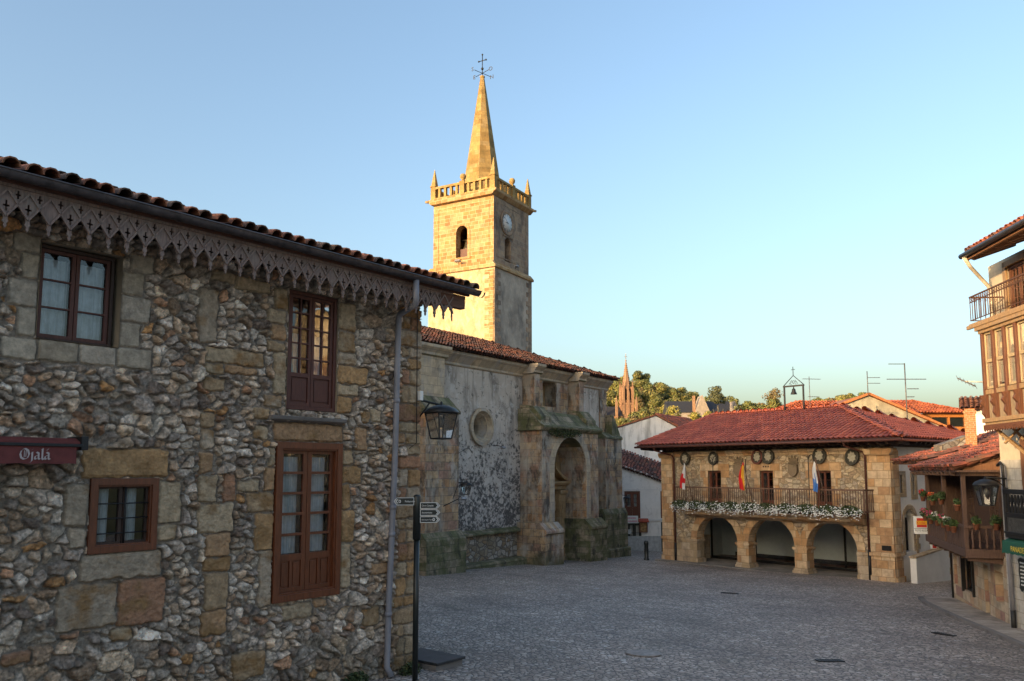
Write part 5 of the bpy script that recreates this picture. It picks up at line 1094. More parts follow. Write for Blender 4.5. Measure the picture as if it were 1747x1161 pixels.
# ------------------------------------------------------------------ low house with the flower balcony
M['lh_stone'] = m_ashlar('shop_ashlar', [(0.50,0.38,0.25),(0.46,0.31,0.2),(0.54,0.43,0.31),(0.36,0.21,0.17),(0.50,0.41,0.3)], (0.3,0.24,0.18), .48, .32, .01, .35, .35, stain=[dict(dark=(0.12,0.09,0.07), amt=.6, scale=1.4, lo=.52, hi=.66)])
M['oldwood'] = m_wood('weathered_balcony_wood', (0.11,0.06,0.042), .7, .45)
M['brownboard'] = m_wood('brown_gable_boards', (0.17,0.075,0.035), .7, .4)
M['orangewood'] = m_wood('orange_door_wood', (0.42,0.15,0.03), .5, .3)
M['yellowplaster'] = m_plaster('cream_plaster', (0.55,0.46,0.33), .2, [dict(dark=(0.3,0.22,0.13), amt=.5, scale=1.4, lo=.52, hi=.68)])
M['whitestone'] = m_ashlar('whitewashed_stone', [(0.50,0.47,0.42),(0.46,0.43,0.38),(0.54,0.51,0.46)], (0.30,0.27,0.23), .5, .3, .01, .3, .4, stain=[dict(dark=(0.22,0.18,0.14), amt=.5, scale=1.3, lo=.5, hi=.66)])
M['terracotta'] = m_plain('terracotta_pot', (0.30,0.11,0.055), .8)
BH = thing('balcony_house', 'low old house with dark wooden flower balcony and tiled lean-to roof on the right', 'house', (14.78, 27.8, 0), -106.699)
m = MB(); m.slab(rect(-.6, 6.2, .0, 2.45), [rect(-.42, .10, .95, 2.0), rect(1.0, 2.35, .95, 1.98), rect(3.55, 4.0, .55, 2.02), rect(4.75, 5.55, 1.15, 1.98)], 0, .35); m.box(-.6, 6.2, .35, 3.9, .0, 2.45); m.build('shop_wall', M['lh_stone'], BH, .01)
m = MB(); m.box(-.42, .10, .10, .3, .95, 2.0); m.build('orange_shutter', M['orangewood'], BH)
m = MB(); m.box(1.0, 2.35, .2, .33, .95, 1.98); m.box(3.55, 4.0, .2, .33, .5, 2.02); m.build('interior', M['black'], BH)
m = MB(); m.slab(rect(1.0, 2.35, .95, 1.98), [rect(1.07, 1.62, 1.03, 1.9), rect(1.72, 2.28, 1.03, 1.9)], .08, .14); m.box(.94, 1.02, -.07, .05, .9, 2.02); m.box(2.33, 2.41, -.07, .05, .9, 2.02); wn = m.build('shop_window', M['steel'], BH)
for a, b in ((1.07, 1.62), (1.72, 2.28)): MB().quad((a, .11, 1.03), (b, .11, 1.03), (b, .11, 1.9), (a, .11, 1.9)).build('pane', M['glass'], wn)
m = MB(); m.box(4.75, 5.55, .2, .3, 1.15, 1.98); m.build('boarded_window', M['brownboard'], BH)
m = MB(); m.box(-.63, -.56, -.06, 0, .2, 2.45); m.build('corner_post', M['steel'], BH)
# balcony
m = MB(); m.box(.25, 5.72, -.86, .3, 2.44, 2.58); m.box(.22, 5.78, -.92, -.84, 2.40, 2.62); m.box(5.70, 5.80, -.92, .1, 2.38, 2.62); bal2 = m.build('balcony_floor', M['oldwood'], BH, .01)
copies('joist', MB().slab([(-.84, 2.30), (0, 2.22), (.2, 2.22), (.2, 2.44), (-.84, 2.44)], [], -.05, .05, 'x'), M['oldwood'], BH, [Matrix.Translation((.4 + k * .75, 0, 0)) for k in range(8)])
m = MB()
for k in range(34): m.box(.28 + k * .159, .28 + k * .159 + .15, -.845 - .008 * (k % 2), -.82, 2.62, 3.17)
m.build('parapet_boards', M['oldwood'], BH)
m = MB(); m.box(-.02, 5.76, -.9, -.80, 3.17, 3.25); m.box(5.66, 5.76, -.80, .0, 3.17, 3.25); m.build('hand_rail', M['oldwood'], BH, .008)
copies('baluster', MB().lathe([(.028, 0), (.04, .08), (.02, .16), (.042, .32), (.022, .44), (.03, .55)], n=8), M['oldwood'], BH, [Matrix.Translation((5.71, -.70 + k * .17, 2.62)) for k in range(5)])
copies('post', MB().box(-.055, .055, -.055, .055, 0, 2.15), M['oldwood'], BH, [Matrix.Translation((xx, -.84, 2.6)) for xx in (.52, 3.1, 5.62)], .008)
m = MB(); m.box(-.3, 5.72, -.92, -.80, 4.58, 4.72); m.box(5.62, 5.72, -.80, .2, 4.58, 4.72); m.build('lintel_beam', M['oldwood'], BH)
m = MB(); m.slab(rect(-.6, 5.7, 2.58, 5.2), [rect(.9, 1.8, 2.7, 4.2), rect(3.6, 4.6, 2.7, 4.25)], .25, .4); m.build('upper_wall', M['oldwood'], BH)
for a, b in ((.9, 1.8), (3.6, 4.6)): leaves(('balcony_door', BH), a, b, 2.68, 4.2, .3, M['oldwood'], M['oldwood'], 4, 2, fw=.05, st=.05, panel=.25)
m = MB(); m.box(-.5, 5.6, .6, .7, 2.5, 5.2); m.build('interior', M['black'], BH)
m = MB(); m.slab(rect(-.80, .25, 2.6, 4.75), [rect(-.68, -.36, 3.3, 4.4), rect(-.28, .1, 3.3, 4.4)], .0, .05, 'x'); m.slab(rect(-.7, .15, 3.25, 4.45), [], .01, .02, 'x'); m.build('end_partition', M['oldwood'], BH)
m = MB(); m.slab([(-.84, 4.72), (.25, 4.72), (.25, 5.1), (-.84, 4.80)], [], 5.60, 5.68, 'x'); m.slab([(-1.0, 4.74), (.3, 5.12), (.3, 5.2), (-1.0, 4.82)], [], 5.66, 5.74, 'x'); m.build('gable_boards', M['brownboard'], BH)
m = MB(); m.slab(rect(.0, .25, 2.6, 4.6), [], 5.62, 5.68, 'x'); dw = m.build('end_wall', M['oldwood'], BH)
U = (0, math.cos(R(18)), math.sin(R(18)))
tiles('roof', (-1.15, -1.12, 4.80), (5.95, -1.12, 4.80), U, 4.4, M['tile'], BH, TILE_OLD * np.array((1.5, 1.0, 1.0)), .2, .34, rad=.088, thick=True, seed=41, jit=.014, channel=True)
m = MB(); m.box(-1.1, 5.9, -1.05, .3, 4.68, 4.74); m.build('soffit', M['oldwood'], BH)
copies('rafter', MB().slab([(-1.08, 4.6), (-1.0, 4.56), (.3, 4.70), (.3, 4.76), (-1.08, 4.70)], [], -.04, .04, 'x'), M['oldwood'], BH, [Matrix.Translation((-.8 + k * .6, 0, .02)) for k in range(11)])
m = MB(); m.box(-.6, 6.0, .5, 3.2, 2.45, 5.0); m.build('back_wall', M['rubble_side'], BH)
# flower pots along the balcony: each pot a thing
GER = {'red': (.55,.02,.02), 'orange': (.7,.10,.03), 'pink': (.6,.08,.16), 'white': (.75,.7,.68)}
pots = [('red geranium pot hung highest at the far balcony post', .62, -1.0, 3.72, 'red', .8), ('orange geranium pot hung on the middle balcony post', 2.2, -1.0, 3.65, 'orange', 1), ('leafy green plant trailing beside the middle balcony post', 3.2, -.95, 3.72, None, 1.0), ('small green plant hung on the near balcony post', 5.3, -.95, 3.62, None, .6),
    ('pale red geranium at the far end of the balcony rail', .9, -1.0, 3.10, 'pink', 1.1), ('bushy geranium with few pink blooms on the balcony rail above the shop sign', 1.75, -1.0, 3.05, 'pink', 1.0), ('mixed white and orange flower pot mid way along the balcony rail', 2.75, -1.0, 3.05, 'white', 1.1), ('pink geranium pot near the middle of the balcony rail', 3.6, -1.0, 3.05, 'pink', 1.1),
    ('white geranium trailing over the nearer half of the balcony rail', 4.3, -1.0, 3.0, 'white', 1.1), ('terracotta pot with sparse leaves close to the near balcony corner', 4.95, -1.0, 3.0, None, .85), ('terracotta pot of green leaves on the balcony end rail', 5.8, -.62, 3.14, None, .8), ('wide green plant on the balcony end rail beside the white pipe', 5.85, -.15, 3.14, None, 1.1)]
for i, (lb, x, y, z, cn, sc) in enumerate(pots):
    f = thing('flower_pot', lb, 'flower pot', BH.matrix_basis @ Vector((x, y, z)), -106.7, 'flower pots on the wooden balcony')
    MB().lathe([(.06, 0), (.085, .14), (.09, .14), (.09, .17), (.08, .17)], n=10).build('pot', M['terracotta'], f)
    leafball('leaves', f, (0, 0, .25), (.21 * sc, .14 * sc, .15 * sc), int(150 * sc), 500 + i, [(.05,.09,.025),(.08,.13,.035),(.035,.06,.02)], .045)
    if cn:
        rs = np.random.RandomState(600 + i); P = [(rs.randn() * .15 * sc, rs.randn() * .1 - .06, .33 + rs.randn() * .08) for _ in range(4)]; V = []; F = []
        o = leafball('blooms', f, (0, -.05, .34), (.19 * sc, .11, .08), 34 if cn != 'red' else 30, 700 + i, [GER[cn], tuple(np.array(GER[cn]) * .8)], .042, M['petal'])
# projecting film sign and the red and white sign under it
KS = thing('hanging_sign', 'square white hanging sign with red and yellow panel projecting from the balcony house', 'sign', BH.matrix_basis @ Vector((-.5, -.9, 2.57)), -106.7)
MB().box(-.05, .05, -.25, .25, .0, .60).build('panel', m_plain('sign_white', (0.72,0.73,0.72), .4, 0, .04), KS, .008)
FX = Matrix.Rotation(R(90), 3, 'Z') @ RX90
m = MB(); m.box(.051, .054, -.155, .155, .23, .54); y_ = m.build('red_panel', m_plain('sign_red', (0.55,0.03,0.02), .4, 0, .05), KS)
m = MB(); m.box(.0545, .057, -.17, .17, .32, .45); m.build('yellow_band', m_plain('sign_yellow', (0.75,0.40,0.02), .4, 0, .05), KS)
textob('Kodak', 'lettering', bpy.data.materials['sign_red'], KS, .135, Vector((.058, -.155, .34)), FX, .001, sx=.78)
textob('FOTO ROZAS', 'lettering', M['signblk'], KS, .095, Vector((.052, -.215, .09)), FX, .001, sx=.72)
m = MB(); m.box(.0505, .053, -.25, .25, .185, .197); m.build('rule', M['signblk'], KS)
MB().tube([(0, .2, .61), (0, .95, .66)], .018, 6).build('bracket', M['iron'], KS)
RS = thing('hanging_sign', 'narrow upright red and white sign below the square sign', 'sign', BH.matrix_basis @ Vector((-.55, -.56, 2.08)), -106.7)
MB().box(-.04, .04, -.09, .09, 0, .48).build('panel', bpy.data.materials['sign_white'], RS, .006); MB().box(.041, .045, -.03, .085, .02, .46).build('red_stripe', bpy.data.materials['sign_red'], RS)
MB().tube([(0, 0, .46), (0, .6, .5)], .015, 6).build('bracket', M['iron'], RS)

# ------------------------------------------------------------------ tall house with the glazed gallery
M['gallery'] = m_wood('weathered_gallery_wood', (0.32,0.2,0.10), .65, .45, wear=0.4)
M['gallerydark'] = m_wood('brown_gallery_frame', (0.12,0.045,0.022), .6, .4)
M['galglass'] = m_glass('gallery_glass', (0.95,0.93,0.88), .6)
M['blind'] = m_plain('pale_blind', (0.62,0.57,0.47), .9, 0, .25, 4)
M['green'] = m_plain('green_canvas', (0.012,0.085,0.055), .7, 0, .15, 8, .2)
M['yellow'] = m_plain('yellow_lettering', (0.65,0.5,0.06), .7, 0, .05)
TA = thing('gallery_house', 'tall cream house with glazed wooden gallery and iron balcony at the right edge', 'house', (12.8, 21, 0), -94.574)
m = MB(); m.box(-.75, 9, 0, 6, .3, 5.0); m.build('lower_wall', M['whitestone'], TA)
m = MB(); m.slab(rect(-.72, 9, 5.0, 10.2), [rect(.25, 1.15, 8.5, 9.95)], .01, .4); m.box(-.72, 9, .4, 6, 5.0, 10.2); m.build('upper_wall', M['yellowplaster'], TA)
leaves(('balcony_door', TA), .25, 1.15, 8.48, 9.95, .1, M['gallerydark'], M['gallerydark'], 4, 2, fw=.07, st=.05, panel=.2)
m = MB(); m.box(.1, .25, -.05, .1, 8.5, 10.1); m.box(1.15, 1.3, -.05, .1, 8.5, 10.1); m.box(.1, 1.3, -.05, .1, 9.95, 10.1); m.build('door_surround', M['gallery'], TA, .01)
m = MB(); m.box(-.5, 8.7, .38, .5, 8.4, 10.0); m.build('interior', M['black'], TA)
U = (0, math.cos(R(19)), math.sin(R(19)))
tiles('roof', (.45, -1.12, 10.28), (9.2, -1.12, 10.28), U, 4.5, M['tile'], TA, TILE_OLD * np.array((1.3, 1, 1)), .2, .34, rad=.088, thick=True, seed=51, jit=.012, channel=True)
m = MB(); m.slab([(-1.1, 10.22), (.3, 10.22 + 1.4 * .344), (.3, 10.30 + 1.4 * .344), (-1.1, 10.27)], [], .5, 9.2, 'x'); m.box(.48, 9.2, -1.12, -1.05, 10.08, 10.25); m.build('soffit', M['brownboard'], TA)
copies('rafter', MB().slab([(-1.05, 10.10), (-.95, 10.06), (.05, 10.40), (.05, 10.55), (-1.05, 10.21)], [], -.05, .05, 'x'), M['brownboard'], TA, [Matrix.Translation((.62 + k * .55, 0, 0)) for k in range(14)])
m = MB(); m.tube([(.42, -1.2, 10.2), (9.2, -1.2, 10.2)], .07, 8); m.build('gutter', M['zinc'], TA)
m = MB(); m.tube([(.58, -1.2, 10.15), (.35, -.95, 9.95), (-.45, -.15, 9.62), (-.5, -.08, 9.5), (-.5, -.08, 8.4)], .05, 9); m.build('upper_pipe', M['blind'], TA)
# iron balcony
m = MB(); m.box(.0, 9, -.92, .0, 8.40, 8.50); m.box(-.05, 9, -.96, -.90, 8.36, 8.46); bf2 = m.build('balcony_floor', M['gallery'], TA, .01)
m = MB(); m.box(.05, 9, -.90, -.87, 9.18, 9.22); m.box(.05, 9, -.895, -.875, 9.05, 9.07); m.box(.05, 9, -.895, -.875, 8.58, 8.60); m.box(.05, .08, -.9, -.02, 9.18, 9.22); m.box(.05, .08, -.9, -.02, 8.58, 8.60); M['rust'] = m_plain('rusty_iron', (0.09,0.042,0.025), .6, .2, .4, 15); rl2 = m.build('iron_railing', M['rust'], TA)
copies('baluster', MB().tube([(0, 0, 0), (0, 0, .62)], .011, 6).tube([(0.045 + .035 * math.cos(t), 0, .535 + .035 * math.sin(t)) for t in np.linspace(0, 6.28, 9)], .007, 4), M['rust'], rl2, [Matrix.Translation((.07 + k * .115, -.885, 8.58)) for k in range(60)] + [Matrix.Translation((.065, -.76 + k * .125, 8.58)) for k in range(6)])
# gallery
X0 = .42; m = MB(); m.box(X0 - .10, 9, -.94, 0, 8.26, 8.36); m.box(X0 - .05, 9, -.88, 0, 8.18, 8.26); m.box(X0 - .02, 9, -.84, 0, 6.62, 6.74); m.box(X0 - .06, 9, -.90, 0, 5.92, 6.02); m.box(X0 - .02, 9, -.85, 0, 5.84, 5.92); ga = m.build('gallery', M['gallery'], TA, .01)
m = MB(); m.box(X0, X0 + .04, -.78, 0, 6.02, 8.2)
for k in range(82): m.box(X0 + .01 + k * .104, X0 + .104 + k * .104, -.775 - .012 * (k % 2), -.74, 6.02, 6.62)
m.build('spandrel', m_wood('grey_brown_boards', (0.27,0.2,0.13), .75, .45, wear=.5), ga)
copies('mullion', MB().box(-.045, .045, -.86, -.72, 6.0, 8.2), M['gallerydark'], ga, [Matrix.Translation((X0 + .045 + k * .53, 0, 0)) for k in range(16)], .008)
copies('bracket', MB().slab([(-.86, 6.62), (-.96, 6.60), (-.93, 6.5), (-.98, 6.42), (-.90, 6.3), (-.93, 6.15), (-.86, 6.05)], [], -.04, .04, 'x'), M['gallerydark'], ga, [Matrix.Translation((X0 + .045 + k * .53, 0, 0)) for k in range(16)], .006)
sm = MB().slab(rect(.05, .48, 6.76, 8.17), [rect(.078, .452, 6.82, 7.42), rect(.078, .452, 7.50, 8.13)], -.80, -.76); sm.box(.078, .452, -.805, -.79, 7.42, 7.46)
copies('sash', sm, m_wood('cream_sash', (0.40,0.30,0.17), .7, .35, wear=.4), ga, [Matrix.Translation((X0 + .045 - .0 + k * .53, 0, 0)) for k in range(15)], .006)
copies('pane', MB().quad((.1, -.78, 6.82), (.43, -.78, 6.82), (.43, -.78, 8.11), (.1, -.78, 8.11)), M['galglass'], ga, [Matrix.Translation((X0 + .045 + k * .53, 0, 0)) for k in range(15)])
m = MB()
for k in range(15):
    m.box(X0 + .1 + k * .53, X0 + .53 + k * .53, -.745, -.735, 6.78 + .12 * (k % 3 == 1), 8.12)
m.build('blind', M['blind'], ga)
m = MB(); n = 0; x = X0 - .05
while x < 8.8:
    m.slab([(x, 5.86), (x, 5.76), (x + .03, 5.72), (x + .06, 5.69), (x + .09, 5.72), (x + .12, 5.76), (x + .12, 5.86)], [[(x + .06 + .018 * math.cos(t), 5.78 + .018 * math.sin(t)) for t in (0, 1.57, 3.14, 4.71)]], -.88, -.86); x += .12
m.build('fringe', M['gallerydark'], ga)
for xa in (.6, 3.2, 5.8):
    m = MB(); T_ = Matrix.Translation((xa, 0, 0)); m.T = T_; m.tube([(0, -.8, 5.85), (0, -.02, 5.15)], .05, 4); m.tube([(0, -.35, 5.85), (0, -.05, 5.5)], .04, 4); m.tube([(.0, -.05, 5.85), (0.0, -.5, 5.4)], .035, 4); m.build('brace', M['gallery'], TA)
m = MB(); m.box(.35, 1.3, -.03, .05, 4.35, 5.6); m.box(.42, .5, -.06, .0, 3.2, 4.4); m.build('shutter', M['brownboard'], TA)
m = MB(); m.tube([(-.38, -.1, 4.85), (-.37, -.1, 2.5), (-.35, -.1, 1.2)], .055, 10); m.build('drain_pipe', M['pipe'], TA)
m = MB(); m.tube([(-.35, -.1, 1.2), (-.345, -.1, .6)], .062, 10); m.build('pipe_shoe', M['iron'], TA)
m = MB(); m.tube([(-.62, -.12, 4.86), (-.45, -.13, 4.93), (-.36, -.12, 4.85), (-.36, -.11, 4.2)], .04, 8); m.build('pipe_elbow', M['iron'], TA)
# black timber balcony low on the tall house
m = MB(); m.box(.45, 8, -.55, 0, 3.08, 3.2); m.box(.42, 8, -.58, -.5, 3.18, 3.24); m.box(.45, 8, -.56, -.48, 4.15, 4.27); m.box(.45, 8, -.55, -.49, 3.58, 3.70); m.box(.45, .55, -.56, -.46, 3.08, 4.3); m.box(.46, .54, -.5, 0, 4.15, 4.25); m.box(.46, .54, -.5, 0, 3.58, 3.68); lb2 = m.build('timber_balcony', M['iron'], TA, .008)
copies('baluster', MB().slab([(-.05, 0), (-.05, .12), (-.025, .2), (-.055, .3), (-.03, .44), (.03, .44), (.055, .3), (.025, .2), (.05, .12), (.05, 0)], [], -.015, .015), M['iron'], lb2, [Matrix.Translation((.64 + k * .15, -.52, 3.70)) for k in range(40)])
m = MB(); m.box(.5, 8, -.54, -.5, 3.22, 3.58); m.build('sheet_panel', m_plain('black_sheeting', (0.05,0.048,0.045), .5, 0, .6, 12, .6), lb2)
# green awning, board and lantern by the shop
GA = thing('green_awning', 'dark green shop awning with yellow capital letters at the right edge', 'awning', (12.8, 21, 0), -94.574)
m = MB(); V = []; F = []; nn = 60
for i in range(nn + 1):
    xx = .40 + 3.8 * i / nn; d = .02 * math.sin(xx * 22)
    V += [(xx, -.05, 3.22), (xx, -.62, 3.0), (xx, -.64, 2.70 + .022 * abs(math.sin((xx - .4) * 13)))]
F = [(3*i, 3*i+3, 3*i+4, 3*i+1) for i in range(nn)] + [(3*i+1, 3*i+4, 3*i+5, 3*i+2) for i in range(nn)] + [(0, 1, 2)]
m.add(V, F); ca = m.build('canopy', M['green'], GA); ca.modifiers.new('thick', 'SOLIDIFY').thickness = .012
MB().tube([(.4, -.6, 2.99), (4.2, -.6, 2.99)], .015, 6).build('front_bar', M['iron'], GA)
textob('PANADERIA', 'lettering', M['yellow'], GA, .19, Vector((.86, -.658, 2.78)), RX90, .001, sx=.82)
CB = thing('chalk_board', 'black scroll-edged menu board of white writing under the green awning', 'menu board', (12.8, 21, 0), -94.574)
m = MB(); m.slab([(.02, 1.80), (.1, 1.72), (.2, 1.78), (.5, 1.74), (.8, 1.78), (.88, 1.72), (.95, 1.8), (.92, 2.0), (.95, 2.2), (.92, 2.4), (.96, 2.5), (.85, 2.55), (.5, 2.5), (.12, 2.56), (.0, 2.5), (.05, 2.4), (.02, 2.2), (.05, 2.0)], [], -.09, -.05); m.build('board', M['signblk'], CB, .01)
m = MB(); rq = random.Random(8)
for k in range(7):
    xx = .12; zz = 2.42 - k * .09
    while xx < .8:
        l = rq.uniform(.02, .05); m.box(xx, xx + l, -.0935, -.0905, zz, zz + .028 + rq.random() * .012); xx += l + .012
m.build('writing', M['white'], CB)
L3 = thing('wall_lantern', 'large dark domed lantern on a bracket in front of the flower balcony', 'lantern', (12.8, 21, 0), -94.574)
lantern(L3, (-.2, -.64, 3.84), .74, .56, .34, 6, 0, arm=[([(-.30, -.08, 4.52), (-.2, -.64, 4.55)], .022), ([(-.30, -.08, 4.25), (-.25, -.38, 4.52)], .016), ([(-.2, -.64, 4.57), (-.2, -.64, 4.5)], .03)])
# aerial fixed to the gallery
def antenna(label, base, h, booms, rot=0, mast=.02):
    r = thing('tv_antenna', label, 'antenna', base, rot)
    MB().tube([(0, 0, 0), (0, 0, h)], mast, 6).build('mast', M['antmetal'], r)
    for (z, x0, x1, ne, el) in booms:
        m = MB(); m.tube([(x0, 0, z), (x1, 0, z)], mast * .7, 5)
        for k in range(ne): xx = x0 + (x1 - x0) * (k + .5) / ne; m.tube([(xx, -el, z), (xx, el, z)], mast * .4, 4)
        m.build('aerial', M['antmetal'], r)
    return r
M['antmetal'] = m_plain('aerial_metal', (0.12,0.11,0.11), .5, .3)
r = thing('tv_antenna', 'pale aerial on a horizontal arm sticking out of the glazed gallery', 'antenna', TA.matrix_basis @ Vector((.42, -.8, 6.95)), -94.574)
MB().tube([(0, 0, 0), (-.05, -.48, .03)], .016, 6).build('arm', M['blind'], r)
m = MB(); m.tube([(-.1, -.62, .12), (.15, -.30, -.12)], .018, 6)
for k in range(6): t = k / 5; c_ = Vector((-.1 + .25 * t, -.62 + .32 * t, .12 - .24 * t)); m.tube([c_ + Vector((-.06, 0, .07)), c_ - Vector((-.06, 0, .07))], .007, 4)
m.build('aerial', M['antmetal'], r)
# ------------------------------------------------------------------ houses behind the square
M['whitedirty'] = m_plaster('streaked_whitewash', (0.82,0.78,0.74), .12, [dict(dark=(0.16,0.14,0.11), amt=.6, scale=.8, lo=.55, hi=.70, sx=1.6, sy=.25), dict(dark=(0.30,0.27,0.24), amt=.5, scale=2.2, lo=.56, hi=.68)], None, .2)
def box_house(name, label, cat, loc, rot): return thing(name, label, cat, loc, rot)
WB = thing('white_house', 'blank white gabled house with dark roof streaks behind the town hall, left', 'house', (0, 60, 0), 0)
m = MB(); m.slab([(5.0, -.5), (12.45, -.5), (12.45, 7.68), (10.54, 8.74), (5.0, 7.0)], [], 0, 8); m.box(9.18, 9.30, -.06, 0, -.5, 8.3); m.build('wall', M['whitedirty'], WB)
m = MB(); m.slab([(4.9, 7.02), (10.54, 8.79), (12.6, 7.65), (12.6, 7.75), (10.54, 8.9), (4.9, 7.12)], [], -.12, .3); m.build('verge', M['terracotta'], WB)
P0 = np.array((10.54, -.1, 8.85)); P1 = np.array((14.2, 6.2, 8.95)); E0 = np.array((12.7, -.1, 7.68)); E1 = np.array((16.4, 6.2, 7.75))
tiles('roof', E0, E1, P0 - E0, float(np.linalg.norm(P0 - E0)), M['tile'], WB, TILE_OLD * np.array((1.5, .95, .9)), .22, .36, rad=.09, seed=61)
m = MB(); m.add([(5, 0, 7.1), (10.54, 0, 8.8), (14.2, 8, 8.9), (8.5, 8, 7.1)], [(0, 1, 2, 3)]); m.build('roof', M['terracotta'], WB)
WL = thing('white_house', 'low peeling white house with red window and tiled lean-to roof beside the alley', 'house', (0, 53, 0), 0)
m = MB(); m.slab([(5.5, -.6), (12, -.6), (12, 3.3), (9.72, 4.14), (8.6, 4.62), (6.9, 5.2), (5.5, 5.5)], [rect(7.19, 8.2, 1.74, 3.45), rect(7.38, 8.25, -.5, 1.45), rect(9.5, 10.3, 1.74, 3.45), rect(9.5, 10.3, -.5, 1.5)], 0, .3); m.box(5.5, 12, .3, 5, -.5, 3.2)
m.build('wall', M['whitedirty'], WL)
m = MB(); m.box(5.5, 12, -.05, .02, 1.58, 1.70); m.box(5.5, 12, -.025, .02, 3.52, 3.56); m.build('string_course', M['white_wall'], WL)
m = MB(); m.box(5.5, 9.48, -.03, .02, -.5, .62); m.build('grey_plinth', m_plain('grey_paint', (0.42,0.42,0.42), .8), WL)
leaves(('balcony_door', WL), 7.19, 8.2, 1.74, 3.45, .1, M['redwood'], M['redwood'], 3, 1, fw=.1, st=.1, panel=.36, curtain=(0, 1, 0, 1))
leaves(('balcony_door', WL), 9.5, 10.3, 1.74, 3.45, .1, M['redwood'], M['redwood'], 3, 1, fw=.08, st=.08, panel=.36)
leaves(('door', WL), 7.38, 8.25, -.5, 1.45, .12, M['signblk'], M['signblk'], 2, 1, fw=.06, st=.09, panel=.4); leaves(('door', WL), 9.5, 10.3, -.5, 1.5, .12, M['signblk'], M['signblk'], 2, 1, fw=.06, st=.09, panel=.5)
m = MB(); m.box(7.0, 10.6, .32, .36, -.5, 3.5); m.build('interior', M['black'], WL)
A = np.array((5.4, -.18, 5.55)); B = np.array((12.2, -.18, 3.18)); tiles('roof', A, B, np.array((.9, 2.6, .95)), 2.9, M['tile'], WL, TILE_OLD * np.array((1.15, .9, .9)), .2, .34, rad=.085, thick=False, seed=63, jit=.02, channel=True)
m = MB(); m.box(7.64, 7.78, -.01, .09, .62, 1.0); 
SG = thing('shop_sign', 'small white sign with pink lettering over the black alley door', 'sign', (7.67, 52.93, 1.43), 0)
MB().box(-.36, .36, -.03, .03, 0, .47).build('panel', bpy.data.materials['sign_white'], SG)
pk = m_plain('pink_letters', (0.65,0.06,0.2), .6, 0, .1); m = MB(); rq = random.Random(3)
for zz, n in ((.27, 6), (.07, 7)):
    for k in range(n):
        xx = -.28 + k * .085; m.tube([(xx, -.034, zz), (xx + .02, -.034, zz + .12), (xx + .05, -.034, zz + .02), (xx + .07, -.034, zz + .09)], .012, 4)
m.build('lettering', pk, SG)
NB = thing('notice_box', 'glazed poster box with small red hood on the white alley house', 'notice box', (8.36, 52.9, .85), 0)
MB().slab(rect(-.26, .26, 0, .65), [rect(-.2, .2, .05, .6)], -.06, .08).build('frame', M['redwood'], NB)
MB().box(-.2, .2, -.0, .02, .05, .6).build('poster', m_plain('colour_poster', (0.35,0.2,0.08), .6, 0, .9, 7), NB)
MB().slab([(.1, .66), (-.28, .66), (-.28, .72), (.1, .88)], [], -.32, .32, 'x').build('hood', m_plain('red_hood', (0.35,0.06,0.03), .7), NB)
PS = thing('paper_notice', 'white paper notice taped to the black alley door', 'notice', (7.5, 52.98, .75), 0); 
MB().box(-.09, .09, -.01, .0, 0, .28).build('sheet', bpy.data.materials['sign_white'], PS); m = MB()
for k in range(4): m.box(-.06, .06, -.013, -.011, .05 + k * .055, .07 + k * .055)
m.build('print', M['slate'], PS)
L4 = thing('wall_lantern', 'small dark lantern at the far church corner before the red window', 'lantern', (0, 0, 0), 0)
lantern(L4, (7.15, 51.6, 2.62), .62, .42, .26, 6, 0, arm=[([(6.6, 52.6, 3.25), (7.15, 51.6, 3.22)], .02), ([(7.15, 51.6, 3.24), (7.15, 51.6, 3.1)], .03)])
BO = thing('bollard', 'short dark iron bollard standing alone between church and town hall', 'bollard', (7.18, 44.56, gz(7.18, 44.56)), 0)
MB().lathe([(.15, -.05), (.15, .06), (.115, .1), (.105, .8), (.125, .83), (.125, .93), (.11, .96), (.10, 1.0), (.03, 1.02)], n=14).build('post', M['signblk'], BO)
MB().lathe([(.116, .5), (.116, .56)], n=14).build('band', M['iron'], BO)
# behind the town hall: sunlit gable and orange roofs
M['lit_gable'] = m_plaster('lichened_gable', (0.44,0.38,0.27), .25, [dict(dark=(0.14,0.12,0.09), amt=.75, scale=.5, lo=.47, hi=.62, sy=.6), dict(dark=(0.24,0.2,0.14), amt=.5, scale=2.5, lo=.54, hi=.66)])
GH = thing('gabled_house', 'sunlit stained gable with orange tiled edge behind the town hall roof', 'house', (0, 58, 0), 0)
m = MB(); m.slab([(14, -1), (36, -1), (36, 5.4), (25.3, 10.05), (14, 5.9)], [], 0, 9); m.build('wall', M['lit_gable'], GH)
m = MB(); m.slab([(13.8, 5.9), (25.3, 10.1), (36.3, 5.3), (36.3, 5.46), (25.3, 10.27), (13.8, 6.06)], [], -.2, .35); m.build('verge', m_plain('orange_verge', (0.42,0.15,0.05), .8, 0, .3), GH)
m = MB(); m.box(25.25, 25.75, -.05, .0, 8.3, 9.3); m.box(25.7, 25.78, -.1, .0, 8.3, 9.35); m.build('flue', M['lit_gable'], GH)
m = MB(); m.quad((13.8, .3, 5.95), (25.3, .3, 10.15), (25.3, 9, 10.15), (13.8, 9, 5.95)); m.quad((25.3, .3, 10.15), (36.3, .3, 5.35), (36.3, 9, 5.35), (25.3, 9, 10.15)); m.build('roof', M['terracotta'], GH)
O1 = thing('orange_roofed_house', 'orange tiled hipped roof behind the town hall, under the bell frame', 'house', (0, 60, 0), 0)
c20, s20 = math.cos(R(20)), math.sin(R(20))
tiles('roof', (18.6, 0, 8.75), (30, 0, 8.75), (0, c20, s20), 4.2, M['tile_clean'], O1, TILE_ORG, .26, .4, kl=.94, rad=.11, seed=71)
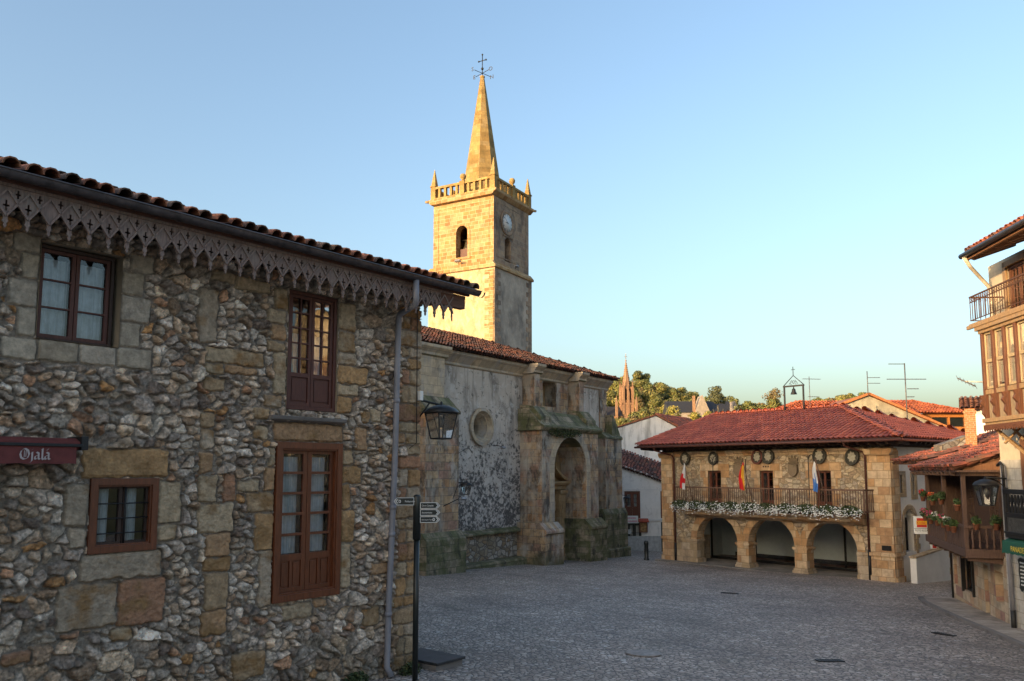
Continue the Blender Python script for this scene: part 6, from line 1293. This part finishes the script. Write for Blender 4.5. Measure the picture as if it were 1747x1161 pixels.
tiles('roof', (18.6, 8, 8.75), (18.6, 0, 8.75), (c20, 0, s20), 4.2, M['tile_clean'], O1, TILE_ORG, .26, .4, kl=.94, kr=.94, rad=.11, seed=72)
m = MB(); m.box(19, 30, .4, 7.6, -1, 8.75); m.build('wall', M['yellowplaster'], O1)
O2 = thing('orange_roofed_house', 'orange tiled roof over dark dormer windows, right of the sunlit gable', 'house', (0, 64, 0), 0)
tiles('roof', (28.3, 0, 9.25), (36.2, 0, 9.25), (0, c20, s20), 3.6, M['tile_clean'], O2, TILE_ORG, .26, .4, kl=.3, kr=.94, rad=.11, seed=73)
tiles('roof', (36.2, 0, 9.25), (36.2, 7, 9.25), (-c20, 0, s20), 3.6, M['tile_clean'], O2, TILE_ORG, .26, .4, kl=.94, kr=.94, rad=.11, seed=74)
m = MB(); m.slab(rect(28.8, 35.9, 6, 9.2), [rect(33.0, 34.3, 8.2, 8.95), rect(34.4, 35.6, 8.2, 8.95)], .4, .7); m.box(28.8, 35.9, .9, 6, -1, 9.2); m.build('dormer_wall', M['orangewood'], O2)
m = MB(); m.quad((33, .6, 8.2), (34.3, .6, 8.2), (34.3, .6, 8.95), (33, .6, 8.95)); m.quad((34.4, .6, 8.2), (35.6, .6, 8.2), (35.6, .6, 8.95), (34.4, .6, 8.95)); m.build('pane', M['glass'], O2)
m = MB(); m.box(32.9, 35.7, .75, .85, 8.1, 9.0); m.build('interior', M['black'], O2)
# older stone house between town hall and balcony house
NH = thing('stone_cottage', 'old stone cottage with ragged tiled verge between town hall and balcony house', 'house', (0, 0, 0), 0)
m = MB(); m.slab([(17.5, -.3), (22, -.3), (22, 6.75), (17.5, 5.57)], [], 31.2, 32.6); m.build('wall', M['rubble_side'], NH)
m = MB(); m.slab([(16.35, 5.3), (17.5, 5.6), (17.5, 6.1), (16.35, 5.72)], [], 31.3, 31.9); m.build('stone_parapet', M['rubble_side'], NH)
m = MB(); m.slab([(16.3, 4.78), (18.6, 4.78), (18.6, 5.86), (16.3, 5.24)], [], 31.08, 31.2); m.build('timber_panel', M['brownboard'], NH)
tiles('roof', (15.25, 33.2, 5.08), (15.25, 30.9, 5.08), (.963, 0, .27), 5.6, M['tile'], NH, TILE_OLD * np.array((1.4, 1, 1)), .2, .34, rad=.088, thick=True, seed=81, jit=.02, channel=True)
m = MB(); m.box(15.3, 16.3, 30.95, 33.1, 4.98, 5.04); m.build('soffit', M['brownboard'], NH)
CHM = thing('brick_chimney', 'square orange brick chimney rising behind the balcony house roof', 'chimney', (17.32, 31.0, 5.3), -29)
br = m_ashlar('orange_brick', [(0.42,0.15,0.05),(0.48,0.18,0.06),(0.38,0.12,0.04)], (0.38,0.28,0.18), .22, .075, .012, .25, .3)
MB().box(-.19, .19, -.19, .19, -.6, 1.58).build('stack', br, CHM); MB().box(-.22, .22, -.22, .22, 1.58, 1.68).box(-.17, .17, -.17, .17, 1.68, 1.76).build('cap', br, CHM)
WR = thing('white_house', 'bright sunlit white house with orange tile edge behind the brick chimney', 'house', (20.0, 36, 0), -29)
m = MB(); m.box(.15, 7, 0, 4, -1, 7.45); m.build('wall', M['white_wall'], WR)
tiles('roof', (-.3, -.35, 7.42), (7, -.35, 7.42), (0, .95, .31), 2.2, M['tile'], WR, TILE_ORG * np.array((.8, 1.1, 1.2)), .2, .34, rad=.08, seed=83, jit=.015, channel=True)
# antennas
antenna('tv antenna with long ribbed boom beside the bell frame', (18.4, 50.5, 7.8), 2.75, [(2.6, -.45, .75, 12, .14), (1.5, -.1, .6, 5, .2)], 10)
antenna('small pale tv antenna on the sunlit gable peak', (25.1, 57.6, 10.0), 1.75, [(1.3, .02, .9, 3, .12), (.9, .02, .9, 3, .12)], 0, .03)
antenna('tallest tv antenna with crossed booms right of the gable peak', (24.4, 50.6, 7.3), 4.1, [(4.05, -1.0, .0, 4, .1), (3.1, -1.15, 1.3, 9, .16), (2.5, .1, .8, 3, .2), (2.0, .0, .5, 3, .2)], 0, .035)
antenna('thin tv antenna at the left end of the town hall ridge', (9.0, 47.5, 7.5), 1.3, [(1.1, -.2, .3, 4, .12)], 30, .014)

# ------------------------------------------------------------------ hill, wood, chapel, long hall
def hz(X, Y):
    rx = np.interp(X, [-200, 0, 39, 45, 52, 63, 70, 80, 95, 104, 132, 220, 400], [33, 34, 34, 35.5, 35.5, 32, 29.5, 26.5, 25.5, 25.5, 28, 28, 25])
    t = np.clip((Y - 120) / 200, 0, 1); t2 = np.clip((Y - 340) / 300, 0, 1)
    return -1.6 + rx * (t ** 1.8) * (1 - .25 * t2) + (fbm(X * .03 + 9, Y * .03 + 9, 7) - .5) * 3 * t
def m_under():
    m, nt, b = newmat('wood_understorey'); oc = objco(nt)
    c = ramp(nt, noise(nt, oc, .22, 8.0, .75), [(.3, (0.03,0.045,0.012)), (.5, (0.09,0.11,0.03)), (.7, (0.16,0.15,0.045))]); lk(nt, c, b.inputs['Base Color']); b.inputs['Roughness'].default_value = 1
    bump(nt, b, noise(nt, oc, .5, 8.0, .75), 1.0, 1.5); return m
M['understorey'] = m_under()
sheet('hill', -320, 420, 92, 900, 150, 120, lambda X, Y: hz(X, Y), M['understorey'])
GT = [(.12,.14,.035),(.16,.175,.04),(.2,.19,.05),(.095,.115,.035),(.25,.2,.06),(.18,.155,.05)]
def crown(seed, h, wd, nl=7, n=1800, size=.24, cols=GT, low=.15):
    rs = np.random.RandomState(seed); lob = []
    for k in range(nl):
        a = rs.rand() * 6.28; q = rs.rand() ** .6 * wd * .62; z = h * (low + (1 - low) * (.25 + .62 * rs.rand())); lob.append((math.cos(a) * q, math.sin(a) * q, z, wd * (.32 + .25 * rs.rand())))
    lob.append((0, 0, h * .82, wd * .45)); V = []; F = []; C = []; lc = rs.rand(len(lob)) * .5 + .75
    for k in range(n):
        i = rs.randint(len(lob)); lx, ly, lz, lr = lob[i]; d = rs.randn(3); d /= np.linalg.norm(d); p = np.array((lx, ly, lz)) + d * lr * (.6 + .45 * rs.rand()) * np.array((1, 1, .8))
        q_ = d + rs.randn(3) * .45; a = np.cross(q_, rs.randn(3)); a /= np.linalg.norm(a); b = np.cross(q_, a); b /= np.linalg.norm(b); s = size * (.5 + .9 * rs.rand()); o = len(V)
        V += [p - a * s, p + b * s * .7, p + a * s, p - b * s * .7]; F.append((o, o+1, o+2, o+3)); c = np.array(cols[rs.randint(len(cols))]) * lc[i] * (.8 + .4 * rs.rand()); C += [c] * 4
    return np.array(V), np.array(F), np.array(C)
def make_tree(label, seed, h, wd, cols=GT, n=1800, size=.24, low=.15, name='broadleaf_tree', group='trees on the wooded hill'):
    r = thing(name, label, 'tree', (0, 0, -50), 0, group)
    m = MB(); m.tube([(0, 0, -.5), (.05 * h * .3, 0, h * .35), (0, .1, h * .7)], .035 * h, 7, True, .012 * h)
    for k in range(4): a = k * 1.6 + seed; m.tube([(.02 * h, 0, h * .35), (math.cos(a) * wd * .4, math.sin(a) * wd * .4, h * .65)], .014 * h, 5, True, .005 * h)
    m.build('trunk', M['bark'], r)
    V, F, C = crown(seed, h, wd, 7, n, size, cols, low); npmesh('crown', V, F, M['leaf'], r, C, uv=False); return r
M['bark'] = m_plain('bark', (0.10,0.085,0.065), .9)
TL_ = 'leafy tree in the sunlit wood covering the hill behind the houses'
YG = [(.22,.2,.04),(.28,.24,.05),(.16,.17,.04),(.32,.25,.06)]
BR = [(.18,.13,.05),(.14,.125,.045),(.22,.15,.06)]
protos = [make_tree(TL_, 1, 6.5, 2.9), make_tree(TL_, 2, 7, 3.1, GT[:4]), make_tree(TL_, 3, 5.5, 2.7, BR), make_tree(TL_, 4, 5, 2.4, YG), make_tree(TL_, 5, 7.5, 2.8), make_tree(TL_, 6, 6, 2.6, GT[2:])]
rq = random.Random(12); placed = []; used = set(); tries = 0
while len(placed) < 292 and tries < 16000:
    tries += 1; lf = rq.random() < .66; y = rq.uniform(180, 338) if lf else rq.uniform(286, 338); px = rq.uniform(1015, 1225) if lf else rq.uniform(1200, 1480); x = (px - 873.5) / 1400 * y
    if any((x - a) ** 2 + (y - b) ** 2 < 3.0 ** 2 for a, b in placed): continue
    z = float(hz(np.array(x), np.array(y)))
    if 232 < y < 256 and 43 < x < 69: continue                     # the long hall stands here
    if 268 < y < 292 and 20 < x < 47: continue                     # the chapel
    if 43 < x * 240 / y < 66 and y < 240 and z + 6.5 > 4.7 + (19.5 - 4.7) * y / 240: continue
    if y < 270 and 26 < x * 280 / y < 42.5 and z + 6.5 > 4.7 + (22.0 - 4.7) * y / 280: continue
    placed.append((x, y))
for i, (x, y) in enumerate(placed):
    k = rq.randrange(6); s = rq.uniform(1.0, 1.5); z = float(hz(np.array(x), np.array(y))) - .2
    if k not in used: used.add(k); o = protos[k]; o.location = (x, y, z); o.rotation_euler = (0, 0, rq.uniform(0, 6)); o.scale = (s, s, s)
    else: dup(protos[k], (x, y, z), rq.uniform(0, 6), None, (s, s, s * rq.uniform(.9, 1.1)))
def named_tree(label, px, py_top, y, ch, wd, cols, seed, n=1500, size=.28, name='broadleaf_tree'):
    x = (px - 873.5) / 1400 * y; zt = 4.7 + (804 - py_top) / 1400 * y * .995; zb = float(hz(np.array(x), np.array(y))); h = zt - zb + .3
    r = make_tree(label, seed, h, wd, cols, n, size, max(.08, 1 - ch / h), name, None); r.location = (x, y, zb - .3); return r
DK = [(.10,.11,.05),(.13,.13,.055),(.085,.095,.04)]
named_tree('tall thin-trunked tree standing clear on the skyline above the long slate roof', 1226, 656, 232, 6.0, 3.6, DK, 31)
named_tree('small umbrella-shaped pine on the skyline left of the bell frame', 1322, 663, 310, 4.6, 4.0, BR, 32, 900, name='pine_tree')
named_tree('narrow conifer beside the right end of the long slate-roofed hall', 1257, 687, 228, 9, 1.5, DK, 33, 900, .24, 'conifer_tree')
named_tree('yellow-green tree in front of the long hall, left end', 1142, 690, 205, 7, 3.4, YG, 34); named_tree('yellow-green tree below the chimney of the long hall', 1187, 697, 205, 7, 3.0, YG, 35); named_tree('yellow-green tree left of the town hall ridge end', 1210, 699, 195, 7, 2.4, YG, 36)
named_tree('rounded green tree at the foot of the pinnacled chapel spire', 1073, 710, 215, 6, 3.4, GT, 37)
# chapel with crocketed spire
M['redstone'] = m_plaster('red_sandstone', (0.33,0.19,0.11), .3, [dict(dark=(0.2,0.10,0.06), amt=.6, scale=.5)])
CP = thing('chapel', 'distant red stone chapel with pinnacled pointed spire on the hillside', 'chapel', (39.2, 280, 14), 12)
m = MB(); m.box(-1.8, 1.8, -1.8, 1.8, -2, 14); m.box(-2.0, 2.0, -2.0, 2.0, 13.4, 13.9); t_ = m.build('tower', M['redstone'], CP)
m = MB(); m.box(-1.45, 1.45, -1.45, 1.45, 14, 19.5); m.build('belfry', M['redstone'], CP)
m = MB()
for s in (-1, 1):
    m.slab(arch(s * .7 - .35, s * .7 + .35, 15, 18, 8, .9), [], -1.48, -1.45); m.slab(arch(s * .7 - .35, s * .7 + .35, 15, 18, 8, .9), [], -1.48, -1.45, 'x')
m.build('louvre', M['black'], t_)
m = MB(); m.lathe([(1.4, 19), (1.2, 21), (.12, 28.4), (.3, 28.6), (.1, 28.9)], (0, 0, 0), 8, False, R(22.5)); m.tube([(0, 0, 28.5), (0, 0, 31)], .09, 5); m.tube([(-.5, 0, 30), (.5, 0, 30)], .08, 5)
for k in range(8):
    a = 2 * math.pi * k / 8 + R(22.5)
    for j in range(12): t = j / 12; r = 1.28 * (1 - t) + .12; m.sph((math.cos(a) * r, math.sin(a) * r, 20.2 + 8.1 * t), .15, 4)
m.build('spire', M['redstone'], CP)
copies('pinnacle', MB().box(-.35, .35, -.35, .35, 10, 18.5).frustum(0, 0, 18.5, 21.6, .35, .35, .03, .03), M['redstone'], CP, [Matrix.Translation((sx * 1.65, sy * 1.65, 0)) for sx in (-1, 1) for sy in (-1, 1)] + [Matrix.Translation((-4.5, -2.6, -5.2)), Matrix.Translation((2.6, -2.6, -5)), Matrix.Translation((-8.5, -2.6, -7.5)), Matrix.Translation((0, -1.75, -1.2)), Matrix.Translation((-1.75, 0, -1.2))])
m = MB(); m.box(-16, -2.3, -2.2, 4.5, -3, 9.5); m.build('nave', M['redstone'], CP)
m = MB(); m.slab([(-2.6, 9.4), (4.9, 9.4), (1.1, 12.8)], [], -16, -2.3, 'x'); m.build('roof', M['slate'], CP)
m = MB()
for k in range(4): m.slab(arch(-14.5 + k * 3, -13.3 + k * 3, 3, 6.4, 8, 1.0), [], -2.24, -2.2)
m.build('window', M['black'], CP)
LHH = thing('long_hall', 'distant long stone building with dark slate roof among the hill trees', 'building', (46, 240, 12), 0)
m = MB(); m.box(0, 18.5, 0, 9, -3, 10); m.build('wall', m_plaster('grey_stone', (0.32,0.27,0.23), .25), LHH)
m = MB(); m.slab([(-.4, 9.9), (9.4, 9.9), (4.5, 13.6)], [], -.3, 18.7, 'x'); m.build('roof', M['slate'], LHH)
m = MB(); m.slab([(7.7, -3), (11.5, -3), (11.5, 10.5), (9.6, 14.9), (7.7, 10.5)], [], -1.5, 4.5); m.slab([(17.6, -3), (20.5, -3), (20.5, 9.6), (19, 13.2), (17.6, 9.6)], [], -1.5, 4.5); m.build('gable', bpy.data.materials['grey_stone'], LHH)
m = MB(); m.box(7.0, 7.7, -.3, .5, 9, 14.8); m.build('chimney', M['redstone'], LHH)
m = MB()
for k in range(9):
    if k not in (4, 5): m.slab(arch(.8 + k * 1.95, 1.6 + k * 1.95, 4.5, 7.2, 6, .5), [], -.05, 0)
m.build('window', M['black'], LHH)
# ------------------------------------------------------------------ unseen house row added behind the viewer, stepped to shade the square
Sh = Vector((-.7431, -.6691, 0)); Pp = Vector((.6691, -.7431, 0)); rotw = math.degrees(math.atan2(Pp.y, Pp.x))
for lb, w0, w1, hh in (('tall plain cream house added unseen behind the viewer to shade the square, highest of its row', -42, -13.9, 16.4), ('narrow cream house added unseen behind the viewer to shade the square, middle of its row', -13.9, -8.4, 11.9), ('long cream house added unseen behind the viewer to shade the square, lowest of its row', -8.4, 14, 10.9)):
    o = Sh * 16 + Pp * w0; T = thing('shade_house', lb, 'house', (o.x, o.y, 0), rotw); L = w1 - w0
    # local x along the row, +y towards the square
    m = MB(); m.box(0, L, -7, 0, -2, hh - 1.6); m.build('wall', M['yellowplaster'], T)
    m = MB(); m.slab([(-7.4, hh - 1.65), (.4, hh - 1.65), (-3.5, hh)], [], .0, L, 'x'); m.build('roof', M['terracotta'], T)
    nx = max(1, int(L / 3))
    wm = MB().slab(rect(-.5, .5, -.8, .8), [rect(-.42, .42, -.72, .72)], -.02, .06).box(-.02, .02, 0, .05, -.72, .72)
    ps = [Matrix.Translation(((k + .5) * L / nx, 0, 2.6 + 3.1 * j)) for k in range(nx) for j in range(int((hh - 4) / 3.1) + 1)]
    copies('window', wm, M['redwood'], T, ps)
    copies('pane', MB().quad((-.42, .01, -.72), (.42, .01, -.72), (.42, .01, .72), (-.42, .01, .72)), M['steel'], T, ps)
